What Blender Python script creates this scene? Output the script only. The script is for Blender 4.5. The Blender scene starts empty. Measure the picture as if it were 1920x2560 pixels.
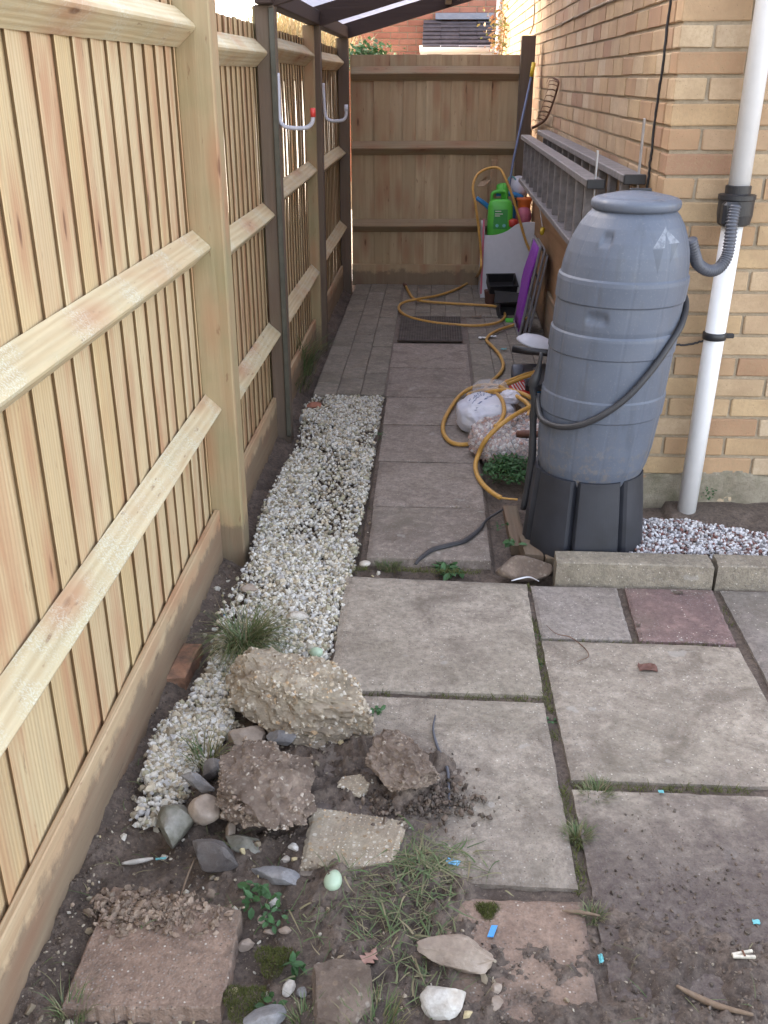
import bpy, math, random
import numpy as np
from mathutils import Vector, Matrix
random.seed(7); rng = np.random.default_rng(11)
sc = bpy.context.scene
col = sc.collection

# ---------------------------------------------------------------- camera
CAM = Vector((0, 0, 1.53)); FPX = 2417.0
RT = Vector((0.99870428, 0.05088966, 0.0))
UP = Vector((-0.02084098, 0.40900207, 0.91229544))
FW = Vector((-0.0464264, 0.91111336, -0.40953271))
cam = bpy.data.cameras.new('camera'); camo = bpy.data.objects.new('camera', cam); col.objects.link(camo)
cam.sensor_fit = 'VERTICAL'; cam.sensor_height = 36; cam.lens = FPX / 2560 * 36
cam.clip_start = 0.05; cam.clip_end = 400
mw = Matrix((( RT.x, UP.x, -FW.x, CAM.x), (RT.y, UP.y, -FW.y, CAM.y), (RT.z, UP.z, -FW.z, CAM.z), (0, 0, 0, 1)))
camo.matrix_world = mw
sc.camera = camo

# ---------------------------------------------------------------- sky, sun, exposure
SUN_EL, SUN_AZ = math.radians(27), math.radians(-58)        # azimuth from +Y, negative is to the left
w = bpy.data.worlds.new('World'); sc.world = w; w.use_nodes = True
wt = w.node_tree; wt.nodes.clear()
sky = wt.nodes.new('ShaderNodeTexSky'); sky.sky_type = 'NISHITA'; sky.sun_disc = False
sky.sun_elevation = SUN_EL; sky.sun_rotation = SUN_AZ; sky.air_density = 1.0; sky.dust_density = 2.5; sky.ozone_density = 1.0
hs = wt.nodes.new('ShaderNodeHueSaturation'); hs.inputs['Saturation'].default_value = 0.55
mx = wt.nodes.new('ShaderNodeMix'); mx.data_type = 'RGBA'; mx.blend_type = 'MULTIPLY'; mx.inputs[0].default_value = 1
mx.inputs[7].default_value = (1.0, 0.94, 0.90, 1)
bg = wt.nodes.new('ShaderNodeBackground'); bg.inputs[1].default_value = 0.15
wo = wt.nodes.new('ShaderNodeOutputWorld')
wt.links.new(sky.outputs[0], hs.inputs['Color']); wt.links.new(hs.outputs[0], mx.inputs[6])
wt.links.new(mx.outputs[2], bg.inputs[0]); wt.links.new(bg.outputs[0], wo.inputs[0])
sl = bpy.data.lights.new('sun', 'SUN'); sl.energy = 2.0; sl.angle = math.radians(0.5); sl.color = (1, 0.76, 0.48)
so = bpy.data.objects.new('sun', sl); col.objects.link(so)
sd = Vector((math.sin(SUN_AZ) * math.cos(SUN_EL), math.cos(SUN_AZ) * math.cos(SUN_EL), math.sin(SUN_EL)))
so.rotation_euler = sd.to_track_quat('Z', 'Y').to_euler(); so.location = sd * 30
vs = sc.view_settings; vs.view_transform = 'Standard'; vs.look = 'None'; vs.gamma = 1; vs.exposure = 2.88
sc.display_settings.display_device = 'sRGB'

# ---------------------------------------------------------------- photo pixel -> point in the place
def ray(px, py): return FW * FPX + RT * (px - 960) - UP * (py - 1280)
def G(px, py, z=0.0):
    d = ray(px, py); return CAM + d * ((z - CAM.z) / d.z)
def AX(px, py, x):
    d = ray(px, py); return CAM + d * (x / d.x)
def AY(px, py, y):
    d = ray(px, py); return CAM + d * (y / d.y)
def D(x, y): return x * 1.15732, y * 1.15732

# ---------------------------------------------------------------- object helpers
def tag(o, label=None, cat=None, group=None, kind=None):
    if label: o['label'] = label
    if cat: o['category'] = cat
    if group: o['group'] = group
    if kind: o['kind'] = kind
    return o
def wm(o):
    return o.matrix_world if o.parent is None and False else (wm(o.parent) @ o.matrix_parent_inverse @ o.matrix_basis if o.parent else o.matrix_basis.copy())
def adopt(o, parent):
    if parent is not None:
        o.parent = parent; o.matrix_parent_inverse = wm(parent).inverted()
    return o
def empty(name, loc, label=None, cat=None, group=None, kind=None):
    o = bpy.data.objects.new(name, None); col.objects.link(o); o.location = loc; o.empty_display_size = .05
    return tag(o, label, cat, group, kind)
def mk(name, V, F, m, parent=None, smooth=False, centre=True):
    V = np.asarray(V, dtype=float)
    c = (V.min(0) + V.max(0)) / 2 if centre else np.zeros(3)
    if centre and parent is None: c[2] = V[:, 2].min()
    me = bpy.data.meshes.new(name); me.from_pydata((V - c).tolist(), [], [tuple(int(i) for i in f) for f in F])
    if isinstance(m, (list, tuple)):
        for q in m: me.materials.append(q)
    else: me.materials.append(m)
    if smooth: me.polygons.foreach_set('use_smooth', [True] * len(me.polygons))
    me.update()
    o = bpy.data.objects.new(name, me); col.objects.link(o); o.location = c
    return adopt(o, parent)
def inst(name, me, M, parent=None):
    o = bpy.data.objects.new(name, me); col.objects.link(o); o.matrix_basis = M
    return adopt(o, parent)
class MB:
    def __init__(s): s.V = []; s.F = []; s.n = 0
    def add(s, V, F):
        V = [tuple(v) for v in V]
        s.V += V; s.F += [tuple(i + s.n for i in f) for f in F]; s.n += len(V); return s
    def box(s, x0, x1, y0, y1, z0, z1, b=0.0, M=None):
        V, F = cbox(x0, x1, y0, y1, z0, z1, b)
        if M is not None: V = [M @ Vector(v) for v in V]
        return s.add(V, F)
    def tube(s, P, r, n=8, closed=False, cap=True):
        V, F = tube(P, r, n, cap); return s.add(V, F)
    def mk(s, name, m, parent=None, smooth=False): return mk(name, s.V, s.F, m, parent, smooth)
def cbox(x0, x1, y0, y1, z0, z1, b=0.0):
    if b <= 0:
        V = [(x, y, z) for z in (z0, z1) for y in (y0, y1) for x in (x0, x1)]
        return V, [(0, 2, 3, 1), (4, 5, 7, 6), (0, 1, 5, 4), (2, 6, 7, 3), (0, 4, 6, 2), (1, 3, 7, 5)]
    # chamfered box, 24 verts
    c = [(x0, x1), (y0, y1), (z0, z1)]; V = []; idx = {}
    for i in (0, 1):
        for j in (0, 1):
            for k in (0, 1):
                s = (i, j, k)
                for a in range(3):
                    p = []
                    for d in range(3):
                        v = c[d][s[d]]
                        if d != a: v += b if s[d] == 0 else -b
                        p.append(v)
                    idx[(i, j, k, a)] = len(V); V.append(tuple(p))
    F = []
    for a in range(3):
        u, v = (a + 1) % 3, (a + 2) % 3
        for s in (0, 1):
            q = []
            for (p, r) in ((0, 0), (1, 0), (1, 1), (0, 1)):
                t = [0, 0, 0]; t[a] = s; t[u] = p; t[v] = r; q.append(idx[(t[0], t[1], t[2], a)])
            F.append(tuple(q) if s else tuple(q[::-1]))
        for p in (0, 1):
            for r in (0, 1):   # edge along axis a between faces u and v
                t0 = [0, 0, 0]; t0[u] = p; t0[v] = r; t1 = list(t0); t1[a] = 1
                q = [idx[(*t0, u)], idx[(*t1, u)], idx[(*t1, v)], idx[(*t0, v)]]
                F.append(tuple(q) if p != r else tuple(q[::-1]))
    for i in (0, 1):
        for j in (0, 1):
            for k in (0, 1):
                q = [idx[(i, j, k, 0)], idx[(i, j, k, 1)], idx[(i, j, k, 2)]]
                F.append(tuple(q) if (i + j + k) % 2 else tuple(q[::-1]))
    return V, F
def box(name, x0, x1, y0, y1, z0, z1, m, parent=None, b=0.003, rot=None):
    V, F = cbox(x0, x1, y0, y1, z0, z1, b); o = mk(name, V, F, m, parent)
    return o
def spline(P, k=8):
    P = [np.array(p, float) for p in P]
    if len(P) < 3: return P
    Q = [2 * P[0] - P[1]] + P + [2 * P[-1] - P[-2]]; out = []
    for i in range(1, len(Q) - 2):
        for t in np.linspace(0, 1, k, endpoint=False):
            a, b, c, d = Q[i - 1:i + 3]
            out.append(.5 * (2 * b + (c - a) * t + (2 * a - 5 * b + 4 * c - d) * t * t + (3 * b - a - 3 * c + d) * t ** 3))
    out.append(P[-1]); return out
def tube(P, r, n=8, cap=True):
    P = [np.array(p, float) for p in P]; m = len(P)
    R = r if hasattr(r, '__len__') else [r] * m
    V = []; F = []; t0 = P[1] - P[0]; t0 /= np.linalg.norm(t0)
    a = np.array([0, 0, 1.]) if abs(t0[2]) < .9 else np.array([1., 0, 0]); u = np.cross(t0, a); u /= np.linalg.norm(u)
    for i in range(m):
        t = P[min(i + 1, m - 1)] - P[max(i - 1, 0)]; t = t / (np.linalg.norm(t) + 1e-12)
        u = u - t * (u @ t); u /= np.linalg.norm(u) + 1e-12; v = np.cross(t, u)
        for j in range(n):
            g = 2 * math.pi * j / n; V.append(P[i] + R[i] * (u * math.cos(g) + v * math.sin(g)))
    for i in range(m - 1):
        for j in range(n):
            F.append((i * n + j, i * n + (j + 1) % n, (i + 1) * n + (j + 1) % n, (i + 1) * n + j))
    if cap: F.append(tuple(range(n))[::-1]); F.append(tuple((m - 1) * n + j for j in range(n)))
    return V, F
def lathe(prof, n=48, cx=0, cy=0, lean=None, fn=None):
    V = []; F = []
    for (r, z) in prof:
        ox = lean(z) if lean else 0
        for j in range(n):
            g = 2 * math.pi * j / n; rr = r * (fn(g, z) if fn else 1)
            V.append((cx + ox + rr * math.cos(g), cy + rr * math.sin(g), z))
    for i in range(len(prof) - 1):
        for j in range(n): F.append((i * n + j, i * n + (j + 1) % n, (i + 1) * n + (j + 1) % n, (i + 1) * n + j))
    F.append(tuple(range(n))[::-1]); F.append(tuple((len(prof) - 1) * n + j for j in range(n)))
    return V, F
# value noise for shaping geometry
def _h(ix, iy, iz, s):
    n = (ix.astype(np.int64) * 374761393 + iy.astype(np.int64) * 668265263 + iz.astype(np.int64) * 2147483647 + s * 974634777) & 0xffffffff
    n = ((n ^ (n >> 13)) * 1274126177) & 0xffffffff
    return ((n ^ (n >> 16)) & 0xffff) / 65535.0
def vn(P, s=0):
    P = np.asarray(P, float); I = np.floor(P).astype(np.int64); f = P - I; f = f * f * (3 - 2 * f); o = 0
    for a in (0, 1):
        for b in (0, 1):
            for c in (0, 1):
                wgt = (f[:, 0] if a else 1 - f[:, 0]) * (f[:, 1] if b else 1 - f[:, 1]) * (f[:, 2] if c else 1 - f[:, 2])
                o = o + wgt * _h(I[:, 0] + a, I[:, 1] + b, I[:, 2] + c, s)
    return o
def fbm(P, sc_=1., octv=4, s=0, g=.5):
    P = np.asarray(P, float) * sc_; o = 0; a = 1; t = 0
    for k in range(octv): o = o + a * vn(P + 17.3 * k, s + k); t += a; a *= g; P = P * 2.03
    return o / t
def ico(sub):
    import bmesh
    bm = bmesh.new(); bmesh.ops.create_icosphere(bm, subdivisions=sub, radius=1)
    V = np.array([v.co[:] for v in bm.verts]); F = [tuple(v.index for v in f.verts) for f in bm.faces]; bm.free(); return V, F
ICO = {k: ico(k) for k in (1, 2, 3, 4, 5)}

# ---------------------------------------------------------------- material helper
class N:
    def __init__(s, name):
        s.m = bpy.data.materials.new(name); s.m.use_nodes = True; s.t = s.m.node_tree; s.t.nodes.clear()
        s.out = s.t.nodes.new('ShaderNodeOutputMaterial'); s.b = s.t.nodes.new('ShaderNodeBsdfPrincipled')
        s.t.links.new(s.b.outputs[0], s.out.inputs[0])
        s.tc = s.t.nodes.new('ShaderNodeTexCoord'); s.oi = s.t.nodes.new('ShaderNodeObjectInfo')
        s.rand = s.oi.outputs['Random']
    def set(s, inp, v):
        if hasattr(v, 'is_linked') or isinstance(v, bpy.types.NodeSocket): s.t.links.new(v, inp)
        elif isinstance(v, (tuple, list)):
            inp.default_value = tuple(v) + ((1,) if len(v) == 3 and len(inp.default_value) == 4 else ())
        else: inp.default_value = v
    def n(s, typ, out=0, props=None, **k):
        nd = s.t.nodes.new('ShaderNode' + typ)
        for a, b in (props or {}).items(): setattr(nd, a, b)
        for a, b in k.items():
            key = int(a[1:]) if a[0] == '_' and a[1:].isdigit() else a.replace('_', ' ')
            s.set(nd.inputs[key], b)
        return nd.outputs[out]
    def coord(s, sc_=(1, 1, 1), rnd=True, world=False):
        src = s.tc.outputs['Object']
        if world: src = s.n('NewGeometry')
        if rnd:
            r = s.n('Math', props={'operation': 'MULTIPLY'}, _0=s.rand, _1=37.0)
            src = s.n('VectorMath', props={'operation': 'ADD'}, _0=src, _1=r)
        return s.n('Mapping', Vector=src, Scale=sc_)
    def noise(s, v, scale=5, detail=4, rough=.55, dist=0, out=0): return s.n('TexNoise', out, Vector=v, Scale=scale, Detail=detail, Roughness=rough, Distortion=dist)
    def vor(s, v, scale=5, out=0, feature='F1'): return s.n('TexVoronoi', out, {'feature': feature}, Vector=v, Scale=scale)
    def ramp(s, f, *st, interp='LINEAR'):
        nd = s.t.nodes.new('ShaderNodeValToRGB'); s.set(nd.inputs[0], f); cr = nd.color_ramp; cr.interpolation = interp
        while len(cr.elements) < len(st): cr.elements.new(.5)
        for e, (p, c) in zip(cr.elements, st):
            e.position = p; e.color = (c, c, c, 1) if not hasattr(c, '__len__') else tuple(c) + (1,)
        return nd.outputs[0]
    def mix(s, f, a, b, mode='MIX'):
        nd = s.t.nodes.new('ShaderNodeMix'); nd.data_type = 'RGBA'; nd.blend_type = mode
        s.set(nd.inputs[0], f); s.set(nd.inputs[6], a); s.set(nd.inputs[7], b); return nd.outputs[2]
    def math(s, op, a, b=0.): return s.n('Math', props={'operation': op, 'use_clamp': False}, _0=a, _1=b)
    def bump(s, h, strength=.3, dist=.01, normal=None):
        nd = s.t.nodes.new('ShaderNodeBump'); nd.inputs['Strength'].default_value = strength; nd.inputs['Distance'].default_value = dist
        s.t.links.new(h, nd.inputs['Height'])
        if normal is not None: s.t.links.new(normal, nd.inputs['Normal'])
        s.t.links.new(nd.outputs[0], s.b.inputs['Normal']); return nd.outputs[0]
    def fin(s, color=None, rough=None, metal=None, **k):
        if color is not None: s.set(s.b.inputs['Base Color'], color)
        if rough is not None: s.set(s.b.inputs['Roughness'], rough)
        if metal is not None: s.set(s.b.inputs['Metallic'], metal)
        for a, b in k.items(): s.set(s.b.inputs[a.replace('_', ' ')], b)
        return s.m

def wood(name, pal, axis, knots=True, speck=0.0, green=0.0, stain=.5, dark=1.0):
    """sawn softwood; pal: 4 tones picked by each piece's own random number"""
    k = N(name); d = {'x': (1.2, 22, 22), 'y': (22, 1.2, 22), 'z': (22, 22, 1.2)}[axis]; lo = {'x': (.8, 4, 4), 'y': (4, .8, 4), 'z': (4, 4, .8)}[axis]
    v = k.coord(d); vl = k.coord(lo)
    base = k.ramp(k.rand, (0, pal[0]), (.35, pal[1]), (.7, pal[2]), (1, pal[3]))
    big = k.noise(vl, 2.2, 3, .6, .6)
    g1 = k.noise(v, 2.5, 5, .6, .8)
    wv = k.n('TexWave', 0, {'wave_type': 'BANDS', 'bands_direction': 'Y' if axis != 'y' else 'X'}, Vector=k.coord({'x': (.35, 9, 9), 'y': (9, .35, 9), 'z': (9, 9, .35)}[axis]), Scale=2.2, Distortion=7, Detail=3, Detail_Scale=1.2)
    c = k.mix(k.ramp(g1, (.3, .0), (.7, .55)), base, tuple(p * .70 for p in pal[1]))
    c = k.mix(k.math('MULTIPLY', wv, .32), c, (pal[2][0] * .62, pal[2][1] * .48, pal[2][2] * .36))
    c = k.mix(k.ramp(big, (.5, 0), (.72, stain)), c, (.42 * dark, .22 * dark, .12 * dark))
    if green: c = k.mix(k.ramp(k.noise(k.coord(), 3.5, 4, .6), (.45, 0), (.7, green)), c, (.20, .22, .11))
    h = k.math('ADD', g1, k.math('MULTIPLY', wv, .4))
    if knots:
        kv = k.coord({'x': (2.6, 9, 9), 'y': (9, 2.6, 9), 'z': (9, 9, 2.6)}[axis])
        dist = k.vor(kv, 1.0)
        msk = k.ramp(dist, (.14, 1), (.42, 0)); core = k.ramp(dist, (.05, 1), (.10, 0))
        c = k.mix(k.math('MULTIPLY', msk, .62), c, (.40 * dark, .20 * dark, .11 * dark)); c = k.mix(k.math('MULTIPLY', core, .8), c, (.14 * dark, .06 * dark, .03 * dark))
        pk = k.ramp(k.noise(k.coord({'x': (12, 60, 60), 'y': (60, 12, 60), 'z': (60, 60, 12)}[axis]), 1.0, 3, .6), (.66, 0), (.72, .6)); c = k.mix(pk, c, (.2 * dark, .11 * dark, .06 * dark))
    if speck:
        n1 = k.noise(k.coord(), 210, 3, .75); n2 = k.noise(k.coord(), 7, 3, .6)
        sm = k.math('MULTIPLY', k.ramp(n1, (.48, 0), (.58, 1)), k.ramp(n2, (.47, 0), (.66, speck)))
        c = k.mix(sm, c, (.66, .72, .66))
    zz_ = k.n('SeparateXYZ', 2, Vector=k.n('NewGeometry')); dm = k.ramp(k.math('SUBTRACT', zz_, k.math('MULTIPLY', k.noise(k.coord(rnd=False), 12, 5, .7), .16)), (.0, 1), (.03, 0)); dm2 = k.math('MULTIPLY', dm, .6)
    c = k.mix(dm2, c, (.11, .08, .06))
    fine = k.noise(v, 14, 3, .6)
    k.bump(k.math('ADD', h, k.math('MULTIPLY', fine, .3)), .35, .004)
    return k.fin(c, .78)

PALE = [(.58, .44, .245), (.66, .55, .35), (.52, .37, .21), (.60, .46, .25)]
M = {}
M['board'] = wood('fence_board_wood', PALE, 'z', stain=.75)
M['edge'] = wood('shadow_board_edge', [(.26, .19, .11), (.31, .225, .13), (.22, .155, .09), (.29, .22, .12)], 'z', knots=False, stain=.6, dark=.5)  # darker edge wood: shadow line between boards painted into the colour
M['rail'] = wood('rail_wood', [(.58, .49, .31), (.62, .53, .35), (.56, .47, .3), (.6, .5, .32)], 'y', speck=.5, green=.2, stain=.3)
M['gravelboard'] = wood('gravel_board_wood', [(.52, .40, .25), (.56, .43, .28), (.5, .38, .24), (.54, .42, .27)], 'y', stain=.35)
M['post'] = wood('fence_post_wood', [(.40, .31, .185), (.42, .33, .19), (.38, .30, .18), (.41, .31, .18)], 'z', green=.45, stain=.6)
M['darkboard'] = wood('end_board_wood', [(.46, .345, .21), (.53, .41, .255), (.42, .31, .19), (.55, .43, .27)], 'z', green=.15, stain=.35, dark=.8)  # browner wood for the end fence boards
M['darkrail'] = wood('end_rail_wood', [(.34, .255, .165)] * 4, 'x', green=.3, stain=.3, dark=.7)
M['roofwood'] = wood('stained_roof_timber', [(.055, .033, .026)] * 4, 'x', knots=False, stain=.3, dark=.15)
M['roofpost'] = wood('stained_roof_post', [(.15, .112, .085)] * 4, 'z', knots=False, stain=.3, green=.1, dark=.4)
M['tanply'] = wood('plywood', [(.33, .19, .09)] * 4, 'y', stain=.3, knots=False)
M['stick'] = wood('stick_wood', [(.35, .25, .16)] * 4, 'y', knots=False)
M['sleeper'] = wood('offcut_wood', [(.22, .17, .11), (.27, .21, .13), (.2, .15, .1), (.25, .19, .12)], 'y', green=.3)

def slabmat(name, base, base2, dirt=.35, white=1.0, red=False, mud=False):
    k = N(name); v = k.coord(); c = k.mix(k.ramp(k.noise(v, 3.5, 5, .65, .5), (.35, 0), (.65, 1)), base, base2)
    c = k.mix(.4, c, k.ramp(k.rand, (0, tuple(x * .75 for x in base)), (1, tuple(x * 1.3 for x in base2))))
    c = k.mix(k.ramp(k.noise(v, 60, 5, .75), (.38, 0), (.66, .65)), c, tuple(x * .5 for x in base))
    c = k.mix(k.ramp(k.noise(v, 25, 5, .7), (.5, 0), (.7, .5)), c, tuple(min(1, x * 1.45) for x in base2))
    cell = k.vor(v, 170, 1); dd = k.vor(v, 170, 0)
    grain = k.ramp(k.n('SeparateColor', 0, Color=cell), (0, .03), (.3, .1), (.55, .22), (.8, .32), (.97, .62))
    sp = k.math('MULTIPLY', k.ramp(dd, (.25, 1), (.42, 0)), k.ramp(k.n('SeparateColor', 1, Color=cell), (.4, 0), (.46, 1)))
    sp = k.math('MULTIPLY', sp, k.ramp(k.noise(v, 5, 3, .6), (.35, .25), (.65, 1)))
    c = k.mix(k.math('MULTIPLY', sp, .8), c, k.mix(.5, grain, k.ramp(k.n('SeparateColor', 2, Color=cell), (0, (.3, .16, .09)), (.5, (.34, .3, .26)), (1, (.5, .46, .4)))))
    c2 = k.vor(v, 75, 1); d2 = k.vor(v, 75, 0)
    s2 = k.math('MULTIPLY', k.ramp(d2, (.10, 1), (.2, 0)), k.ramp(k.n('SeparateColor', 0, Color=c2), (.68, 0), (.74, white)))
    c = k.mix(s2, c, (.60, .55, .48)); s3 = k.math('MULTIPLY', k.ramp(k.vor(v, 95, 0), (.12, 1), (.22, 0)), k.ramp(k.n('SeparateColor', 0, Color=k.vor(v, 95, 1)), (.72, 0), (.76, .8))); c = k.mix(s3, c, (.075, .06, .05))
    c = k.mix(k.ramp(k.noise(v, 5, 6, .7, .8), (.48, 0), (.66, dirt)), c, (.085, .062, .048))
    c = k.mix(k.ramp(k.noise(v, 2.3, 5, .65), (.50, 0), (.70, .3)), c, (.17, .155, .11))
    c = k.mix(k.ramp(k.noise(v, 14, 2, .5), (.70, 0), (.73, .5)), c, (.36, .34, .31))
    c = k.mix(k.ramp(k.noise(v, 4.2, 6, .75, 1.5), (.56, 0), (.62, .25)), c, tuple(x * .6 for x in base))
    # soil trodden over the paving towards the bare corner of the yard
    g = k.n('NewGeometry'); gx, gy = k.n('SeparateXYZ', 0, Vector=g), k.n('SeparateXYZ', 1, Vector=g)
    nz = k.noise(g, 9, 6, .7); yy = k.math('SUBTRACT', k.math('ADD', gy, k.math('MULTIPLY', nz, .7)), k.math('MULTIPLY', gx, .22))
    mf = k.math('MULTIPLY', k.ramp(k.math('MULTIPLY', yy, .4), (.70, 1), (.77, .75), (.86, 0)), k.ramp(gx, (.30, .25), (.36, 1)))
    dl = k.n('VectorMath', 1, {'operation': 'DISTANCE'}, _0=k.n('Mapping', Vector=g, Scale=(1, .8, 0)), _1=(-.13, 1.42, 0))
    mf = k.math('MAXIMUM', mf, k.ramp(k.math('ADD', dl, k.math('MULTIPLY', nz, .3)), (.28, .9), (.42, 0)))
    mf = k.math('MULTIPLY', mf, k.ramp(k.noise(g, 40, 5, .75), (.35, 1), (.75, .6)))
    c = k.mix(mf, c, (.072, .052, .048))
    k.bump(k.math('ADD', k.noise(v, 120, 4, .75), k.math('ADD', k.math('MULTIPLY', dd, -.5), k.math('MULTIPLY', k.noise(v, 22, 4, .6), .8))), .6, .005)
    return k.fin(c, k.ramp(k.noise(v, 8, 3), (.3, .72), (.7, .92)))
M['slab'] = slabmat('buff_grey_concrete_slab', (.265, .224, .18), (.365, .315, .26), dirt=.6)
M['slabgrey'] = slabmat('grey_concrete_slab', (.195, .168, .15), (.27, .235, .21))
M['slabred'] = slabmat('reddish_concrete_slab', (.19, .125, .12), (.25, .165, .15), dirt=.25)
M['slabmud'] = slabmat('muddy_red_slab', (.24, .155, .115), (.33, .235, .175), dirt=.9)
M['pathslab'] = slabmat('path_slab', (.235, .193, .162), (.31, .26, .225), dirt=.5, white=.6)
M['kerb'] = slabmat('aggregate_kerb', (.22, .19, .15), (.30, .26, .2), dirt=.45)
M['paver'] = slabmat('block_paver', (.21, .185, .15), (.28, .245, .20), dirt=.4, white=.2)

def soilmat():
    k = N('dark_wet_soil'); v = k.coord(rnd=False)
    c = k.mix(k.ramp(k.noise(v, 9, 5, .6), (.35, 0), (.65, 1)), (.092, .069, .055), (.18, .138, .11))
    c = k.mix(k.ramp(k.noise(v, 70, 4, .7), (.4, 0), (.66, .7)), c, (.040, .029, .024))
    c = k.mix(k.ramp(k.noise(v, 200, 2, .6), (.62, 0), (.7, .55)), c, (.25, .2, .15))
    k.bump(k.noise(v, 90, 6, .75), .8, .008)
    return k.fin(c, .85)
M['soil'] = soilmat()
def simple(name, c, rough=.5, metal=0., var=.15, scale=20, bump=.1, **kw):
    k = N(name); v = k.coord(); n1 = k.noise(v, scale, 4, .6)
    cc = k.mix(k.ramp(n1, (.3, 0), (.7, 1)), tuple(x * (1 - var) for x in c), tuple(min(1, x * (1 + var)) for x in c))
    if bump: k.bump(k.noise(v, scale * 4, 3, .6), bump, .002)
    return k.fin(cc, rough, metal, **kw)
def stone(name, pal, speck=None, bumpsc=30, rough=.7, moss=0, bs=.4, bd=.006, mud=0):
    k = N(name); v = k.coord()
    c = k.ramp(k.noise(v, 9, 5, .65, .5), *[(i / (len(pal) - 1) * .5 + .25, p) for i, p in enumerate(pal)])
    c = k.mix(k.ramp(k.noise(v, 60, 4, .7), (.35, 0), (.7, .4)), c, tuple(x * .5 for x in pal[0]))
    if speck:
        cell = k.vor(v, 75, 1); dd = k.vor(v, 75, 0)
        s = k.math('MULTIPLY', k.ramp(dd, (.3, 1), (.45, 0)), k.ramp(k.n('SeparateColor', 1, Color=cell), (.4, 0), (.45, speck)))
        c = k.mix(s, c, k.ramp(k.n('SeparateColor', 0, Color=cell), (0, (.12, .08, .05)), (.3, (.42, .3, .18)), (.6, (.5, .42, .32)), (1, (.72, .68, .6))))
    if mud: c = k.mix(k.ramp(k.noise(v, 14, 5, .65), (.4, 0), (.62, mud)), c, (.10, .07, .052))
    if moss: c = k.mix(k.ramp(k.noise(v, 10, 4, .6), (.45, 0), (.65, moss)), c, (.07, .09, .025))
    k.bump(k.math('ADD', k.noise(v, bumpsc, 8, .78), k.math('MULTIPLY', k.noise(v, bumpsc * 4, 5, .8), .5)), bs, bd * 1.6)
    return k.fin(c, rough)
M['rubble'] = stone('concrete_rubble', [(.34, .28, .21), (.44, .37, .28), (.50, .43, .34)], speck=.9, moss=.15, bs=.8, mud=.4)
M['rubblebrown'] = stone('muddy_rubble', [(.19, .14, .11), (.27, .205, .16), (.34, .265, .21)], speck=.35, bs=.9, mud=.7)
M['flintgrey'] = stone('grey_flint', [(.12, .12, .13), (.26, .26, .27), (.5, .49, .48)], rough=.45, bs=.5, mud=.25)
M['flintdark'] = stone('dark_flint', [(.05, .045, .05), (.13, .12, .12), (.36, .34, .33)], rough=.4, bs=.5, mud=.3)
M['flintbuff'] = stone('buff_flint', [(.26, .2, .16), (.36, .29, .23), (.46, .4, .35)], rough=.5, bs=.25, mud=.35)
M['flintmoss'] = stone('mossy_flint', [(.12, .11, .09), (.20, .19, .165), (.42, .41, .39)], rough=.6, moss=.25, mud=.3)
M['brickmud'] = stone('muddy_brick', [(.30, .15, .09), (.38, .20, .12), (.42, .27, .17)], rough=.85, mud=.85)
M['quartz'] = stone('white_quartz', [(.4, .3, .2), (.6, .57, .52), (.72, .72, .7)], rough=.45, bs=.4, mud=.3)
def chips(name, pal, scale=1):
    k = N(name); at = k.n('Attribute', 2, {'attribute_name': 'rnd'})
    c = k.ramp(at, *[(i / len(pal), p) for i, p in enumerate(pal)], interp='CONSTANT')
    v = k.coord(rnd=False); c = k.mix(k.ramp(k.noise(v, 110, 3, .6), (.4, 0), (.7, .35)), c, (.25, .21, .15))
    k.bump(k.noise(v, 150, 3, .6), .3, .002)
    return k.fin(c, .65)
M['chips'] = chips('limestone_chips', [(.24, .20, .14), (.46, .43, .36), (.60, .57, .50), (.66, .65, .61), (.44, .43, .42), (.56, .49, .37), (.36, .34, .24), (.63, .61, .56)])
M['pebbles'] = chips('red_and_white_pebbles', [(.20, .08, .07), (.62, .62, .65), (.70, .70, .72), (.64, .64, .67), (.16, .09, .085), (.25, .24, .26), (.66, .65, .66), (.48, .46, .46)])
M['chipsdirty'] = chips('dirty_chips', [(.20, .16, .11), (.42, .38, .30), (.30, .24, .16), (.52, .48, .40), (.24, .2, .15), (.46, .38, .22), (.34, .3, .22), (.58, .55, .48)])
M['grit'] = chips('soil_grit', [(.10, .075, .06), (.16, .12, .095), (.07, .052, .042), (.13, .10, .078), (.34, .29, .22), (.18, .14, .11), (.09, .066, .053), (.11, .082, .065)])
M['clods'] = chips('soil_crumbs', [(.04, .028, .022), (.09, .06, .045), (.06, .042, .034), (.12, .085, .065)])
M['clodlight'] = chips('dried_mud_crumbs', [(.16, .11, .08), (.22, .155, .115), (.13, .09, .065), (.27, .2, .15)])
def brickmat(name, attr=False, pal=None, rough=.85):
    k = N(name); v = k.coord(rnd=not attr)
    r = k.n('Attribute', 2, {'attribute_name': 'rnd'}) if attr else k.rand
    pal = pal or [(.47, .32, .18), (.50, .36, .205), (.40, .245, .14), (.48, .34, .20), (.53, .42, .29), (.44, .28, .155), (.35, .20, .125), (.50, .37, .23), (.44, .29, .17), (.51, .385, .25)]
    c = k.ramp(r, *[(i / (len(pal) - 1), p) for i, p in enumerate(pal)])
    c = k.mix(k.ramp(k.noise(v, 7, 4, .6), (.4, 0), (.68, .45)), c, tuple(x * .62 for x in pal[2]))
    c = k.mix(k.ramp(k.noise(v, 90, 4, .7), (.45, 0), (.68, .5)), c, tuple(x * .7 for x in pal[1]))
    pit = k.ramp(k.vor(v, 70), (.06, 1), (.12, 0)); c = k.mix(k.math('MULTIPLY', pit, .6), c, (.12, .07, .045))
    k.bump(k.math('SUBTRACT', k.noise(v, 110, 5, .75), k.math('MULTIPLY', pit, .6)), .55, .004)
    return k.fin(c, rough)
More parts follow.
